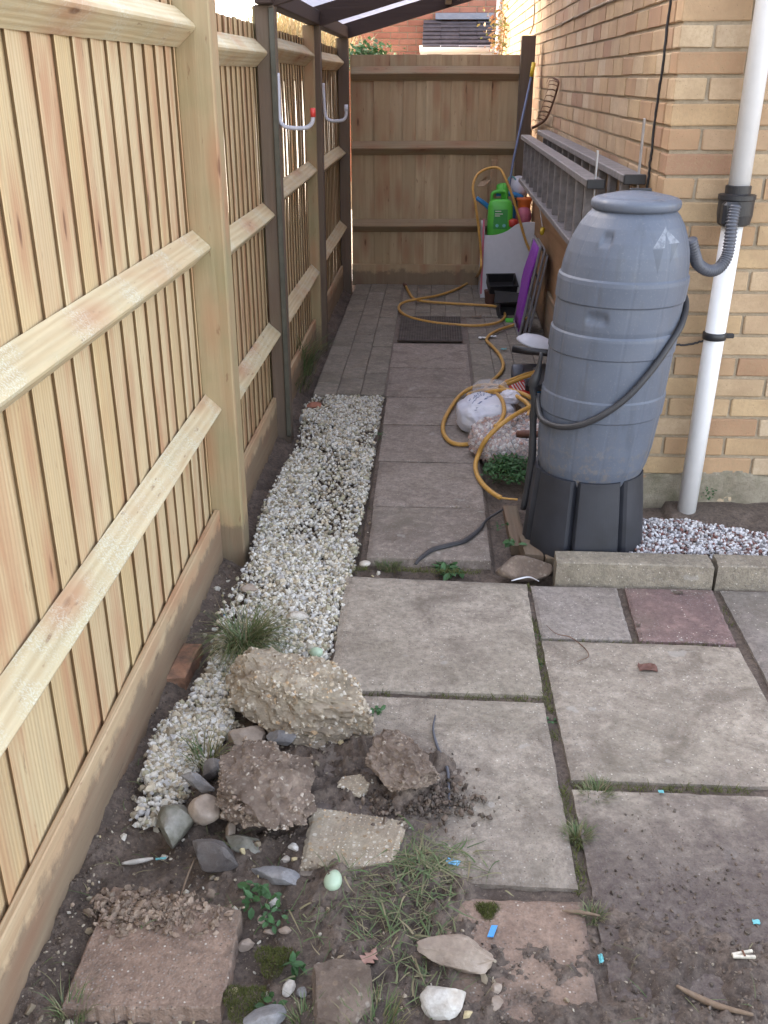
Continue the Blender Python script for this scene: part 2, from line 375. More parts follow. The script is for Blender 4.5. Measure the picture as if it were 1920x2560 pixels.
M['brick'] = brickmat('buff_brick'); M['brickfar'] = brickmat('buff_brick_far', True)
M['redbrick'] = brickmat('red_brick', False, [(.36, .15, .10), (.42, .18, .12), (.3, .12, .08), (.46, .22, .15), (.38, .16, .11)])
M['mortar'] = stone('lime_mortar', [(.36, .29, .20), (.43, .35, .25), (.48, .40, .30)], bumpsc=90, bs=.6, rough=.9)
M['basemortar'] = stone('mossy_plinth_mortar', [(.27, .23, .16), (.38, .33, .25), (.43, .38, .29)], bumpsc=40, bs=.9, rough=.9, moss=.35)
M['pipe'] = simple('white_pvc', (.78, .78, .79), .3, var=.03)
M['blackplastic'] = simple('black_plastic', (.022, .022, .025), .42, var=.2)
M['butt'] = None
k = N('blue_grey_barrel_plastic'); v = k.coord(rnd=False)
c = k.mix(k.ramp(k.noise(v, 5, 4, .6), (.3, 0), (.7, 1)), (.088, .105, .142), (.110, .129, .170))
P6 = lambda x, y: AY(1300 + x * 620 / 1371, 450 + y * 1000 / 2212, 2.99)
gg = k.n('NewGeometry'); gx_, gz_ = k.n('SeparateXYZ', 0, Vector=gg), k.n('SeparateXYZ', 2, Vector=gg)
def tri(x0, y0, w0, x1, y1):   # narrowing triangle from (x0,y0), w0 wide, down or up to a point
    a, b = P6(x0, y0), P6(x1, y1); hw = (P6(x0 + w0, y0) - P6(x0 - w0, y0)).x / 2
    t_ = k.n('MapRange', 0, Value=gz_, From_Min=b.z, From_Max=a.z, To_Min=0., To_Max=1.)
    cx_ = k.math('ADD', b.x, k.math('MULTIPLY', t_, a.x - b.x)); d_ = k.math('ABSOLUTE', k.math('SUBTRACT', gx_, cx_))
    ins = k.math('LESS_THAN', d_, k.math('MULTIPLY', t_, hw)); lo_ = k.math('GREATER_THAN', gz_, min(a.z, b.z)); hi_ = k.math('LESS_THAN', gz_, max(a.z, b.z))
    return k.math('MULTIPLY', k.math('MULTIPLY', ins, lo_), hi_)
wet = k.math('MAXIMUM', tri(765, 385, 32, 755, 520), tri(872, 362, 24, 830, 470))
paler = k.math('MAXIMUM', tri(770, 380, 36, 825, 265), tri(870, 360, 34, 815, 270))  # pale triangles: sky reflection on the wet shoulder, painted into the colour
ctr = P6(800, 225); dist_ = k.n('VectorMath', 1, {'operation': 'DISTANCE'}, _0=gg, _1=tuple(ctr)); blot = k.ramp(k.math('ADD', dist_, k.math('MULTIPLY', k.noise(gg, 40, 3, .6), .06)), (.055, 1), (.062, 0))
wet = k.math('MAXIMUM', wet, k.math('MULTIPLY', blot, .8))
st = k.noise(k.n('Mapping', Vector=k.tc.outputs['Object'], Scale=(9, 9, .9)), 2.6, 5, .65)
c = k.mix(k.ramp(st, (.54, 0), (.62, .35)), c, (.075, .085, .10))
c = k.mix(k.ramp(k.noise(v, 160, 2, .6), (.6, 0), (.68, .25)), c, (.2, .21, .235))
c = k.mix(k.ramp(k.noise(v, 9, 5, .7), (.5, 0), (.7, .3)), c, (.14, .15, .175))
c = k.mix(k.math('MULTIPLY', k.math('MULTIPLY', paler, k.ramp(k.noise(v, 60, 3, .6), (.4, .2), (.6, 1))), .35), c, (.42, .45, .5)); c = k.mix(k.math('MULTIPLY', wet, .55), c, (.055, .065, .085))
spl = k.math('MULTIPLY', k.ramp(gz_, (.25, .8), (.50, 0)), k.ramp(k.noise(v, 35, 5, .75), (.5, 0), (.62, 1))); c = k.mix(spl, c, (.20, .17, .14))
k.bump(k.noise(v, 260, 2, .6), .12, .001)
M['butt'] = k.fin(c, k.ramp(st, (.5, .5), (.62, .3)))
M['stand'] = simple('barrel_stand_plastic', (.024, .026, .034), .5, var=.35, scale=6)
M['hose'] = simple('orange_hose_rubber', (.52, .29, .07), .45, var=.15, scale=60)
M['ribhose'] = simple('grey_ribbed_hose', (.085, .09, .11), .4)
M['alu'] = simple('weathered_aluminium', (.20, .185, .185), .6, .3, var=.25, scale=30)
M['steel'] = simple('galvanised_steel', (.5, .5, .52), .4, .8, var=.15)
M['rust'] = simple('rusty_metal', (.16, .075, .045), .8, .2, var=.4, scale=60, bump=.4)
M['whitepanel'] = simple('white_painted_board', (.62, .64, .70), .5, var=.04)
M['green'] = simple('lime_green_plastic', (.10, .50, .06), .35, var=.08)
M['greendark'] = simple('dark_green_label', (.04, .30, .06), .4, var=.08)
M['blue'] = simple('blue_plastic', (.05, .27, .62), .35, var=.1)
M['palblue'] = simple('pale_blue_film', (.16, .38, .58), .5, var=.3, scale=90)
M['teal'] = simple('turquoise_plastic', (.14, .42, .45), .4, var=.1)
M['orange'] = simple('orange_plastic', (.70, .17, .04), .4, var=.1)
M['yellow'] = simple('yellow_plastic', (.72, .52, .04), .4, var=.1)
M['redp'] = simple('red_plastic', (.55, .05, .04), .4, var=.1)
M['pink'] = simple('pink_plastic', (.55, .15, .22), .4, var=.1)
M['purple'] = simple('purple_fabric', (.22, .035, .35), .8, var=.15, scale=60)
M['greymetal'] = simple('grey_painted_tube', (.25, .25, .28), .4, .5)
M['whiteball'] = simple('white_plastic', (.62, .61, .68), .35, var=.05)
M['cream'] = simple('old_cream_plastic', (.52, .48, .40), .6, var=.3, scale=80)
M['hookgrey'] = simple('lilac_grey_foam', (.50, .50, .56), .6, var=.08)
M['paper'] = simple('white_paper', (.72, .72, .70), .7, var=.08)
M['bluetube'] = simple('blue_grey_tube', (.14, .18, .30), .4, .3)
M['rustbrown'] = simple('rust_brown_disc', (.13, .06, .045), .7, var=.3)
M['matgrey'] = simple('grey_brown_mesh', (.11, .09, .08), .8, var=.3)
M['strap'] = simple('black_rubber', (.03, .03, .034), .5, var=.2)
M['greenpost'] = simple('green_drain_plastic', (.075, .072, .055), .5, var=.2)
M['leaf'] = None
def leafmat(name, pal, rough=.55, trans=.25):
    k = N(name); at = k.n('Attribute', 2, {'attribute_name': 'rnd'})
    c = k.ramp(at, *[(i / (len(pal) - 1), p) for i, p in enumerate(pal)])
    k.fin(c, rough)
    tr = k.t.nodes.new('ShaderNodeBsdfTranslucent'); k.t.links.new(c, tr.inputs[0])
    ms = k.t.nodes.new('ShaderNodeMixShader'); ms.inputs[0].default_value = trans
    k.t.links.new(k.b.outputs[0], ms.inputs[1]); k.t.links.new(tr.outputs[0], ms.inputs[2]); k.t.links.new(ms.outputs[0], k.out.inputs[0])
    return k.m
M['grass'] = leafmat('grass_blades', [(.07, .12, .035), (.11, .17, .06), (.06, .09, .035), (.24, .2, .11), (.10, .15, .055), (.15, .19, .08), (.3, .25, .15), (.08, .13, .05)])
M['weed'] = leafmat('weed_leaves', [(.05, .12, .04), (.07, .16, .06), (.04, .09, .03)])
M['straw'] = leafmat('dry_straw', [(.45, .33, .18), (.38, .3, .16), (.5, .4, .24), (.3, .28, .12)])
M['moss'] = leafmat('moss', [(.06, .07, .015), (.1, .11, .02), (.045, .05, .015)], .9, .1)
M['redleaf'] = leafmat('vine_leaves', [(.10, .14, .04), (.3, .14, .07), (.16, .2, .07)])
M['oakleaf'] = simple('dead_oak_leaf', (.34, .20, .16), .8, var=.25)
M['egg'] = simple('pale_green_egg_shell', (.36, .46, .34), .35, var=.06, scale=60)
M['rooftile'] = simple('dark_roof_tile', (.075, .065, .075), .75, var=.3, scale=12, bump=.4)
M['lead'] = simple('blue_grey_lead', (.22, .25, .32), .5, var=.1)
M['concretefar'] = simple('pale_concrete_yard', (.42, .39, .34), .9, var=.15, scale=3)
M['render'] = simple('pale_render', (.5, .45, .38), .9, var=.08, scale=3)
k = N('clear_corrugated_pvc'); c = (.86, .87, .93)
k.fin(c, .25)
tr = k.t.nodes.new('ShaderNodeBsdfTranslucent'); tr.inputs[0].default_value = (.66, .66, .74, 1)
tp = k.t.nodes.new('ShaderNodeBsdfTransparent'); tp.inputs[0].default_value = (.72, .73, .80, 1)
m1 = k.t.nodes.new('ShaderNodeMixShader'); m1.inputs[0].default_value = .55
m2 = k.t.nodes.new('ShaderNodeMixShader'); m2.inputs[0].default_value = .82
k.t.links.new(tr.outputs[0], m1.inputs[1]); k.t.links.new(tp.outputs[0], m1.inputs[2])
k.t.links.new(k.b.outputs[0], m2.inputs[1]); k.t.links.new(m1.outputs[0], m2.inputs[2]); k.t.links.new(m2.outputs[0], k.out.inputs[0])
M['pvc'] = k.m
k = N('clear_bag_film'); k.fin((.75, .75, .78), .15, IOR=1.3)
tp = k.t.nodes.new('ShaderNodeBsdfTransparent'); ms = k.t.nodes.new('ShaderNodeMixShader'); ms.inputs[0].default_value = .72
k.bump(k.noise(k.coord(), 25, 4, .6), .8, .01)
k.t.links.new(k.b.outputs[0], ms.inputs[1]); k.t.links.new(tp.outputs[0], ms.inputs[2]); k.t.links.new(ms.outputs[0], k.out.inputs[0])
M['film'] = k.m

# ================================================================ helpers for many small pieces in one mesh
def setrnd(o, vals):
    a = o.data.attributes.new('rnd', 'FLOAT', 'FACE'); a.data.foreach_set('value', np.asarray(vals, dtype=np.float32))
def rotm(n):
    q = rng.normal(size=(n, 4)); q /= np.linalg.norm(q, axis=1)[:, None]; w_, x, y, z = q.T
    return np.stack([np.stack([1 - 2 * (y * y + z * z), 2 * (x * y - z * w_), 2 * (x * z + y * w_)], -1),
                     np.stack([2 * (x * y + z * w_), 1 - 2 * (x * x + z * z), 2 * (y * z - x * w_)], -1),
                     np.stack([2 * (x * z - y * w_), 2 * (y * z + x * w_), 1 - 2 * (x * x + y * y)], -1)], 1)
def lumps(name, P, S, m, sub=1, rough=.28, flat=(.6, 1.0), parent=None, smooth=False):
    """many small irregular stones in one mesh; P (n,3) centres, S (n,) radii"""
    P = np.asarray(P); S = np.asarray(S); n = len(P); V0, F0 = ICO[sub]; nv = len(V0)
    V = np.repeat(V0[None], n, 0) * (1 + rng.uniform(-rough, rough, (n, nv, 1)))
    V *= np.stack([rng.uniform(.85, 1.3, n), rng.uniform(.65, 1, n), rng.uniform(*flat, n)], -1)[:, None, :]
    R = rotm(n)
    V = np.einsum('nij,nvj->nvi', R, V) * S[:, None, None] + P[:, None, :]
    V = V.reshape(-1, 3); F = (np.array(F0)[None] + (np.arange(n) * nv)[:, None, None]).reshape(-1, 3)
    o = mk(name, V, F, m, parent, smooth); setrnd(o, np.repeat(rng.random(n), len(F0))); return o
def blades(name, roots, L, W, m, parent=None, bend=.6, seg=4, lean=None, flat=0.0, out=None):
    """curved grass blades; roots (n,3), L (n,), W (n,)"""
    roots = np.asarray(roots, float); n = len(roots); a = rng.uniform(0, 2 * math.pi, n)
    d = np.stack([np.cos(a), np.sin(a), np.zeros(n)], -1)
    if out is not None:
        e = roots - np.array(out); e[:, 2] = 0; d = d * .6 + e / (np.linalg.norm(e, axis=1)[:, None] + 1e-6)
    if lean is not None: d = d * .5 + np.array(lean)
    d /= np.linalg.norm(d, axis=1)[:, None]; side = np.stack([-d[:, 1], d[:, 0], np.zeros(n)], -1)
    b = rng.uniform(.3, 1, n) * bend; V = []; 
    curl = rng.normal(0, .6, n)
    for i in range(seg + 1):
        t = i / seg; th = b * t * 1.9 + flat
        up = np.cos(np.clip(th, 0, 2.2)); ho = np.sin(np.clip(th, 0, 2.2))
        if i == 0: p = roots.copy()
        else: p = p + (np.array([0, 0, 1]) * up[:, None] + (d + side * (curl * t)[:, None]) * ho[:, None]) * (L / seg)[:, None]
        p[:, 2] = np.maximum(p[:, 2], roots[:, 2] + .003)
        wd = (W * (1 - t ** 2) + .0003)[:, None] * .5
        V += [p - side * wd, p + side * wd]
    V = np.stack(V, 1).reshape(-1, 3); k = 2 * (seg + 1)
    F = [[2 * i, 2 * i + 1, 2 * i + 3, 2 * i + 2] for i in range(seg)]
    F = (np.array(F)[None] + (np.arange(n) * k)[:, None, None]).reshape(-1, 4)
    o = mk(name, V, F, m, parent, True); setrnd(o, np.repeat(rng.random(n), seg)); return o
def leaves(name, P, S, m, parent=None, up=.5, seg=1):
    """small pointed leaves (6-sided, folded) at P"""
    P = np.asarray(P, float); n = len(P); S = np.asarray(S)
    base = np.array([[0, 0, 0], [.35, .28, .05], [.75, .24, .03], [1.05, 0, -.08], [.75, -.24, .03], [.35, -.28, .05], [.5, 0, -.04]])
    F0 = [(0, 1, 6), (1, 2, 6), (2, 3, 6), (3, 4, 6), (4, 5, 6), (5, 0, 6)]
    a = rng.uniform(0, 6.283, n); t = rng.normal(0, .5, n) - up * .4; r = rng.normal(0, .5, n)
    ca, sa, ct, st, cr, sr = np.cos(a), np.sin(a), np.cos(t), np.sin(t), np.cos(r), np.sin(r)
    o_ = np.zeros(n)
    Rz = np.stack([np.stack([ca, -sa, o_], -1), np.stack([sa, ca, o_], -1), np.stack([o_, o_, o_ + 1], -1)], 1)
    Ry = np.stack([np.stack([ct, o_, st], -1), np.stack([o_, o_ + 1, o_], -1), np.stack([-st, o_, ct], -1)], 1)
    Rx = np.stack([np.stack([o_ + 1, o_, o_], -1), np.stack([o_, cr, -sr], -1), np.stack([o_, sr, cr], -1)], 1)
    V = np.einsum('nij,vj->nvi', Rz @ Ry @ Rx, base) * S[:, None, None] + P[:, None, :]
    F = (np.array(F0)[None] + (np.arange(n) * 7)[:, None, None]).reshape(-1, 3)
    o = mk(name, V.reshape(-1, 3), F, m, parent, False); setrnd(o, np.repeat(rng.random(n), 6)); return o
def sstep(a, b, x): t = np.clip((x - a) / (b - a), 0, 1); return t * t * (3 - 2 * t)

# ================================================================ ground
def soil_h(x, y):
    P = np.stack([x, y, np.zeros_like(x)], -1)
    n1 = fbm(P, 3.5, 3, 1) - .5; n2 = fbm(P, 22, 4, 2) - .5; n3 = fbm(P, 90, 3, 5) - .5
    h = -.038 + .03 * n1 + .026 * n2 + .012 * n3
    # mud carried over the slabs
    mA = sstep(1.66, 1.34, y + .34 * n1 + .12 * n2) * sstep(.30, .38, x)
    mB = sstep(1.43, 1.32, y + .16 * n1 + .1 * n2) * sstep(-.25, -.15, x)
    mC = sstep(1.0, .55, np.hypot((x + .09) / .17, (y - 1.86) / .12) * .75 + .5 * n1)
    mD = sstep(1.0, .6, np.hypot((x + .08) / .18, (y - 1.47) / .13) * .8 + .5 * n1)
    mE = sstep(1.0, .6, np.hypot((x + .36) / .2, (y - 1.8) / .3) * .8)
    m_ = np.clip(mA + mB + mC * .95 + mD + mE * .8, 0, 1)
    h = h + m_ * (.041 + .022 * n2 + .012 * (n3 + .1)) + (mC + mD * .5) * (.012 + .05 * n2 + .02 * n3)
    inside = sstep(-.29, -.27, x) * sstep(2.89, 2.86, y) * sstep(1.7, 1.6, x) + sstep(-.25, -.235, x) * sstep(.235, .225, x) * sstep(3.0, 3.03, y)
    jn = -.013 + .008 * n1 + .010 * n2 + .004 * n3; base_ = -.038 + .03 * n1 + .026 * n2 + .012 * n3
    h = h + inside * (jn - base_)* (1 - m_)
    trench = np.exp(-((x + .66) / .05) ** 2) * sstep(1.5, 2.2, y); h = h - .035 * trench + .040 * sstep(1.0, .5, np.hypot((x + .53) / .14, (y - 1.40) / .07) + .6 * n2) + .012 * n2 * (x < -.35)
    bank = sstep(-.55, -.72, x) * sstep(2.1, 1.6, y); h = h + .02 * bank
    return h
nx, ny = 400, 640
xs = np.linspace(-.79, 1.6, nx); t = np.linspace(0, 1, ny); ys = .85 + 7.5 * t ** 1.9
X_, Y_ = np.meshgrid(xs, ys); Z_ = soil_h(X_.ravel(), Y_.ravel())
V = np.stack([X_.ravel(), Y_.ravel(), Z_], -1); i = np.arange(nx - 1)[None] + (np.arange(ny - 1) * nx)[:, None]
F = np.stack([i, i + 1, i + nx + 1, i + nx], -1).reshape(-1, 4)
ground = mk('ground', V, F, M['soil'], None, True, False); tag(ground, kind='structure')
sh = box('field', -60, 60, -40, 90, -.5, -.16, M['concretefar'], None, 0); sh.name = 'yard'; tag(sh, kind='structure')
def sz(x, y): return float(soil_h(np.array([x]), np.array([y]))[0])

# ================================================================ slabs
def slab(name, quad, m, parent, z=0.0, th=.038, wob=.005, seg=26, seed=0, chip=.0065):
    """paving slab from 4 corners, softly worn edges, slightly uneven top"""
    q = [np.array(p, float) for p in quad]; r = np.random.default_rng(seed); off = r.uniform(0, 50, 3)
    us = np.linspace(0, 1, seg); V = []; 
    for a in us:
        for b in us:
            p = (q[0] * (1 - a) + q[1] * a) * (1 - b) + (q[3] * (1 - a) + q[2] * a) * b
            V.append((p[0], p[1]))
    V = np.array(V); c = V.mean(0)
    n = fbm(np.c_[V, np.zeros(len(V))] + off, 30, 3, 3) - .5; n2 = fbm(np.c_[V, np.zeros(len(V))] + off, 4, 2, 9) - .5
    edge = np.array([(a in (us[0], us[-1])) or (b in (us[0], us[-1])) for a in us for b in us])
    dirv = c - V; dirv /= np.linalg.norm(dirv, axis=1)[:, None] + 1e-9
    V = V + dirv * (edge * (np.abs(n) * 2 * chip))[:, None]
    z_ = z + n2 * wob - edge * .004
    top = np.c_[V, z_]; F = []
    for a in range(seg - 1):
        for b in range(seg - 1):
            k_ = a * seg + b; F.append((k_, k_ + seg, k_ + seg + 1, k_ + 1))
    ring = [b for b in range(seg)] + [a * seg + seg - 1 for a in range(1, seg)] + [(seg - 1) * seg + b for b in range(seg - 2, -1, -1)] + [a * seg for a in range(seg - 2, 0, -1)]
    base = len(top); bot = [(top[i][0] - dirv[i][0] * .002, top[i][1] - dirv[i][1] * .002, z - th) for i in ring]
    n0 = len(ring)
    for j in range(n0): F.append((ring[j], ring[(j + 1) % n0], base + (j + 1) % n0, base + j))
    F = [f for f in F] + [tuple(base + j for j in range(n0))[::-1]]
    Q = list(top) + bot
    if (q[1] - q[0])[0] * (q[3] - q[0])[1] - (q[1] - q[0])[1] * (q[3] - q[0])[0] < 0: F = [f[::-1] for f in F]
    return mk(name, Q, F, m, parent, False)
def rect(x0, x1, y0, y1, j=0): return [(x0, y0), (x1, y0), (x1, y1), (x0, y1)]
patio = box('patio', -.27, 1.85, .62, 2.83, -.075, -.052, M['soil'], None, 0); tag(patio, kind='structure')
slab('paving_slab', [(-.268, 2.215), (.322, 2.215), (.330, 2.852), (-.275, 2.88)], M['slab'], patio, seed=1)
slab('paving_slab', [(-.262, 1.535), (.326, 1.525), (.321, 2.185), (-.262, 2.188)], M['slab'], patio, seed=2)
slab('paving_slab', [(.352, 1.868), (.925, 1.868), (.922, 2.492), (.342, 2.500)], M['slab'], patio, seed=3)
slab('paving_slab', [(.343, 2.512), (.614, 2.514), (.624, 2.842), (.341, 2.842)], M['slabgrey'], patio, seed=4)
slab('paving_slab', [(.636, 2.514), (.920, 2.506), (.934, 2.842), (.647, 2.842)], M['slabred'], patio, seed=5)['label'] = 'purplish red square paving slab'
slab('paving_slab', [(.950, 2.235), (1.56, 2.235), (1.56, 2.842), (.957, 2.838)], M['slabgrey'], patio, seed=6)
slab('paving_slab', [(.945, 1.62), (1.56, 1.62), (1.56, 2.215), (.948, 2.215)], M['slab'], patio, seed=7)
slab('paving_slab', [(.352, 1.20), (.93, 1.20), (.925, 1.835), (.350, 1.835)], M['slab'], patio, seed=8)
slab('paving_slab', [(.035, 1.20), (.325, 1.20), (.330, 1.492), (.045, 1.490)], M['slabmud'], patio, seed=9)['label'] = 'muddy red square slab'
path = box('path', -.235, .24, 3.03, 8.3, -.075, -.052, M['soil'], None, 0); tag(path, kind='structure')
ye = [3.005, 3.465, 3.955, 4.45, 4.895, 5.46, 6.035]
for a in range(6):
    slab('paving_slab', [(-.245 + .006 * (5 - a), ye[a] + .006), (.218, ye[a] + .002), (.217, ye[a + 1] - .008), (-.247 + .006 * (5 - a), ye[a + 1] - .008)], M['pathslab'], path, seed=20 + a, z=.004 if a == 0 else 0)
# left strip and far end of block pavers
M['sand'] = stone('jointing_sand', [(.14, .11, .09), (.19, .155, .13), (.22, .18, .15)], bumpsc=90, bs=.4, rough=.9)
pav = box('block_paving', -.625, .74, 4.935, 8.0, -.10, -.011, M['sand'], None, 0); tag(pav, kind='structure')
def pavers(x0, x1, y0, y1, bw, bl, z, alongy=True, seed=0):
    r = random.Random(seed); 
    for c_ in range(int(round((x1 - x0) / bw))):
        o0 = (c_ % 2) * bl / 2; y = y0 - o0
        while y < y1 - .01:
            a, b = max(y, y0), min(y + bl, y1)
            if b - a > .03:
                V, F = cbox(x0 + c_ * bw + .002, x0 + (c_ + 1) * bw - .002, a + .002, b - .002, z - .05, z + r.uniform(-.003, .003), .003)
                mk('paver', V, F, M['paver'], pav)
            y += bl
pavers(-.632, -.250, 4.93, 7.95, .1275, .20, -.002, seed=1)
pavers(.232, .735, 4.05, 6.76, .1258, .25, -.004, seed=2)
pavers(-.235, .735, 6.80, 7.93, .1078, .215, -.003, seed=3)
st = box('back_step', -.38, .74, 8.02, 8.14, -.05, .03, M['paver'], None, .006); st.name = 'step'; tag(st, kind='structure')

# ================================================================ house on the right (buff brick)
house = empty('brick_house', (.76, 3.45, 0), 'buff brick house corner with weathered mortar along the passage', 'house')
BH, BL, JT = .0765, .225, .010
WX, WY = .762, 3.45
brm = []
for q in range(5):
    V, F = cbox(-.1075, .1075, -.05, .05, -.0325, .0325, .0035)
    V = np.array(V); V += (np.random.default_rng(q).uniform(-1, 1, V.shape)) * .0016
    me = bpy.data.meshes.new('brick'); me.from_pydata(V.tolist(), [], F); me.materials.append(M['brick']); brm.append(me)
    V, F = cbox(-.05125, .05125, -.05, .05, -.0325, .0325, .0035); V = np.array(V) + (np.random.default_rng(q + 9).uniform(-1, 1, (24, 3))) * .0014
    me = bpy.data.meshes.new('brick'); me.from_pydata(V.tolist(), [], F); me.materials.append(M['brick']); brm.append(me)
cand = []
ncourse = 34
rr = random.Random(4)
for c_ in range(ncourse):
    z = .005 + BH * (c_ + .5)
    # front face (faces the camera, runs in X)
    x = WX + (0 if c_ % 2 else 0); first = BL / 2 if c_ % 2 else BL
    xx = WX
    k_ = 0
    while xx < WX + 1.6:
        L = .1125 if (k_ == 0 and c_ % 2) else BL
        cand.append((xx + (L - JT) / 2, WY + .05 + rr.uniform(-.0015, .0015), z, 0, L < .2)); xx += L; k_ += 1
    # side wall (faces the passage, runs in Y)
    yy = WY + (.112 if not c_ % 2 else .225) - .0 + .003
    if c_ % 2: yy = WY + .1125 + .0 ; 
    if c_ % 2:   # header already shows its end on the corner: start with a stretcher
        yy = WY + .1125
    else: yy = WY + .1125
    k_ = 0
    while yy < 13.4:
        L = BL if k_ or not (c_ % 2) else BL
        if k_ == 0 and c_ % 2: L = .1125
        cand.append((WX + .05 + rr.uniform(-.0015, .0015), yy + (L - JT) / 2, z, 1, L < .2)); yy += L; k_ += 1
def shown(p):
    d = (Vector(p[:3]) - CAM); zz = d.dot(FW)
    if zz < .2: return 0
    u = 960 + FPX * d.dot(RT) / zz; v_ = 1280 - FPX * d.dot(UP) / zz
    if not (-60 < u < 1980 and -80 < v_ < 2640): return 0
    if 1340 < u < 1700 and 560 < v_ < 1250 and p[4] is not None and p[3] == 1: return .05
    area = 1 / zz ** 2 * (1 if p[3] == 0 else abs(d.x) / d.length)
    return area
cand.sort(key=lambda p: -shown(p))
for j, p in enumerate(cand[:299]):
    me = brm[(rr.randrange(5)) * 2 + (1 if p[4] else 0)]
    inst('brick', me, Matrix.Translation(p[:3]) @ Matrix.Rotation(math.pi / 2 * p[3] + rr.uniform(-.004, .004), 4, 'Z'), house)
mb = MB(); rv = []
for p in cand[299:]:
    hl = .05125 if p[4] else .1075
    e = (hl, .05) if p[3] == 0 else (.05, hl)
    mb.box(p[0] - e[0], p[0] + e[0], p[1] - e[1], p[1] + e[1], p[2] - .0325, p[2] + .0325, 0); rv += [rr.random()] * 6
o = mb.mk('brickwork', M['brickfar'], house); setrnd(o, rv); o['kind'] = 'stuff'
box('mortar', WX + .008, WX + 1.7, WY + .008, WY + .09, -.1, BH * ncourse, M['mortar'], house, 0)
box('mortar', WX + .0085, WX + .09, WY + .0902, 13.4, -.1, BH * ncourse, M['mortar'], house, 0)
# rough mortar smeared over the lowest courses of the front
g = np.stack(np.meshgrid(np.linspace(WX - .004, WX + 1.5, 160), np.linspace(.0, .235, 34)), -1).reshape(-1, 2)
nn = fbm(np.c_[g, np.zeros(len(g))], 14, 4, 3) - .5; up_ = .165 + .09 * (fbm(np.c_[g[:, :1], np.zeros((len(g), 2))], 9, 3, 8) - .5)
zz = np.minimum(g[:, 1], up_)
V = np.c_[g[:, 0], WY - .006 + .02 * nn * (g[:, 1] < up_ - .005) + .012 * (g[:, 1] >= up_ - .004), zz]
i = np.arange(159)[None] + (np.arange(33) * 160)[:, None]
mk('plinth_render', V, np.stack([i, i + 1, i + 161, i + 160], -1).reshape(-1, 4), M['basemortar'], house, True)

# ================================================================ left fence
lf = empty('closeboard_fence', (-.77, 1, 0), 'new pale closeboard fence running down the left side, with arris rails and posts', 'fence')
FX = -.768
def feather(y0, y1, z0, z1, x0=FX, bow=0.0, m=None, parent=None, twist=0.0, name='board'):
    ze = np.linspace(z0, z1, 9); V = []; F = []
    for z in ze:
        t_ = (z - z0) / (z1 - z0); bb = bow * math.exp(-((z - 1.2) / .22) ** 2) + twist * (t_ - .5)
        wob_ = .0012 * math.sin(z * 3.1 + y0 * 40)
        for (y, x) in ((y0 + .007 + wob_, x0 + .0045 + bb), (y1, x0 + bb * .3), (y1, x0 + .004 + bb * .3), (y0 + .0015 + wob_, x0 + .0145 + bb), (y0 + wob_, x0 + .0132 + bb)): V.append((x, y, z))
    for i_ in range(8):
        for j in range(5): F.append((i_ * 5 + j, i_ * 5 + (j + 1) % 5, (i_ + 1) * 5 + (j + 1) % 5, (i_ + 1) * 5 + j))
    F += [(4, 3, 2, 1, 0), (40, 41, 42, 43, 44)]
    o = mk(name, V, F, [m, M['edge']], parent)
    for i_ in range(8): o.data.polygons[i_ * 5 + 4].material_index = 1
    return o
edges = [.86 + .106 * i for i in range(7)] + [1.605, 1.725, 1.84, 1.955, 2.077, 2.185, 2.298, 2.408, 2.512, 2.615, 2.715, 2.822, 2.93, 3.02]
edges = edges[:6] + edges[7:]
posts = [3.115, 4.46, 6.05, 7.99]
def sect(y0, y1, e, mod, bows=0, rz=(.51, 1.04, 1.655), top=1.735):
    for a in range(len(e)):
        b_ = e[a + 1] if a + 1 < len(e) else y1
        feather(e[a], b_ + .014, .10, top + random.uniform(-.004, .004), bow=(random.uniform(.005, .010) if bows and random.random() < bows else random.uniform(0, .0012)), m=M[mod], parent=lf, twist=random.uniform(-.002, .002))
sect(.8, 3.06, edges, 'board')
e2 = list(np.arange(3.17, 4.36, .098)); sect(3.17, 4.40, e2, 'board', .22)
e3 = list(np.arange(4.50, 5.98, .100)); sect(4.5, 6.0, e3, 'board', .55)
e4 = list(np.arange(6.10, 7.90, .104)); sect(6.1, 7.95, e4, 'board', .1)
def rail(y0, y1, z, parent=lf, m='rail', x=-.752, apex=-.698, dz=.053, cut=.05):
    # arris rail: triangular section with a blunted nose; the ends are shaved towards the post
    pr = [(x, -dz), (apex - .004, -.008), (apex, 0), (apex - .004, .008), (x, dz)]
    V = []; F = []; n_ = len(pr); yy = np.linspace(y0, y1, 12)
    for a, y in enumerate(yy):
        wv_ = .003 * math.sin(y * 2.1 + z * 9)
        for (px, pz) in pr: V.append((px + wv_ * (px > x + .01), y, z + pz + .004 * math.sin(y * 1.3 + z * 5)))
    for a in range(11):
        for j in range(n_): F.append((a * n_ + j, a * n_ + (j + 1) % n_, (a + 1) * n_ + (j + 1) % n_, (a + 1) * n_ + j))
    F += [tuple(range(n_))[::-1], tuple(11 * n_ + j for j in range(n_))]
    return mk('rail', V, F, M[m], parent)
for (a, b, zz) in ((.8, 3.063, (.515, 1.045, 1.665)), (3.168, 4.41, (.45, .985, 1.62)), (4.51, 5.998, (.44, 1.03, 1.645)), (6.102, 7.94, (.45, 1.0, 1.635))):
    for z in zz: rail(a, b, z)
for (a, b) in ((.8, 3.061), (3.169, 4.409), (4.511, 5.999), (6.101, 7.94)):
    V, F = cbox(-.7525, -.733, a, b, -.06, .150, .003); mk('gravel_board', V, F, M['gravelboard'], lf)
for i_, y in enumerate(posts):
    V, F = cbox(-.765, -.655 if i_ == 0 else -.700, y - .05, y + .05, -.12, 1.98 if i_ == 0 else 1.80, .005)
    mk('post', V, F, M['post'], lf)

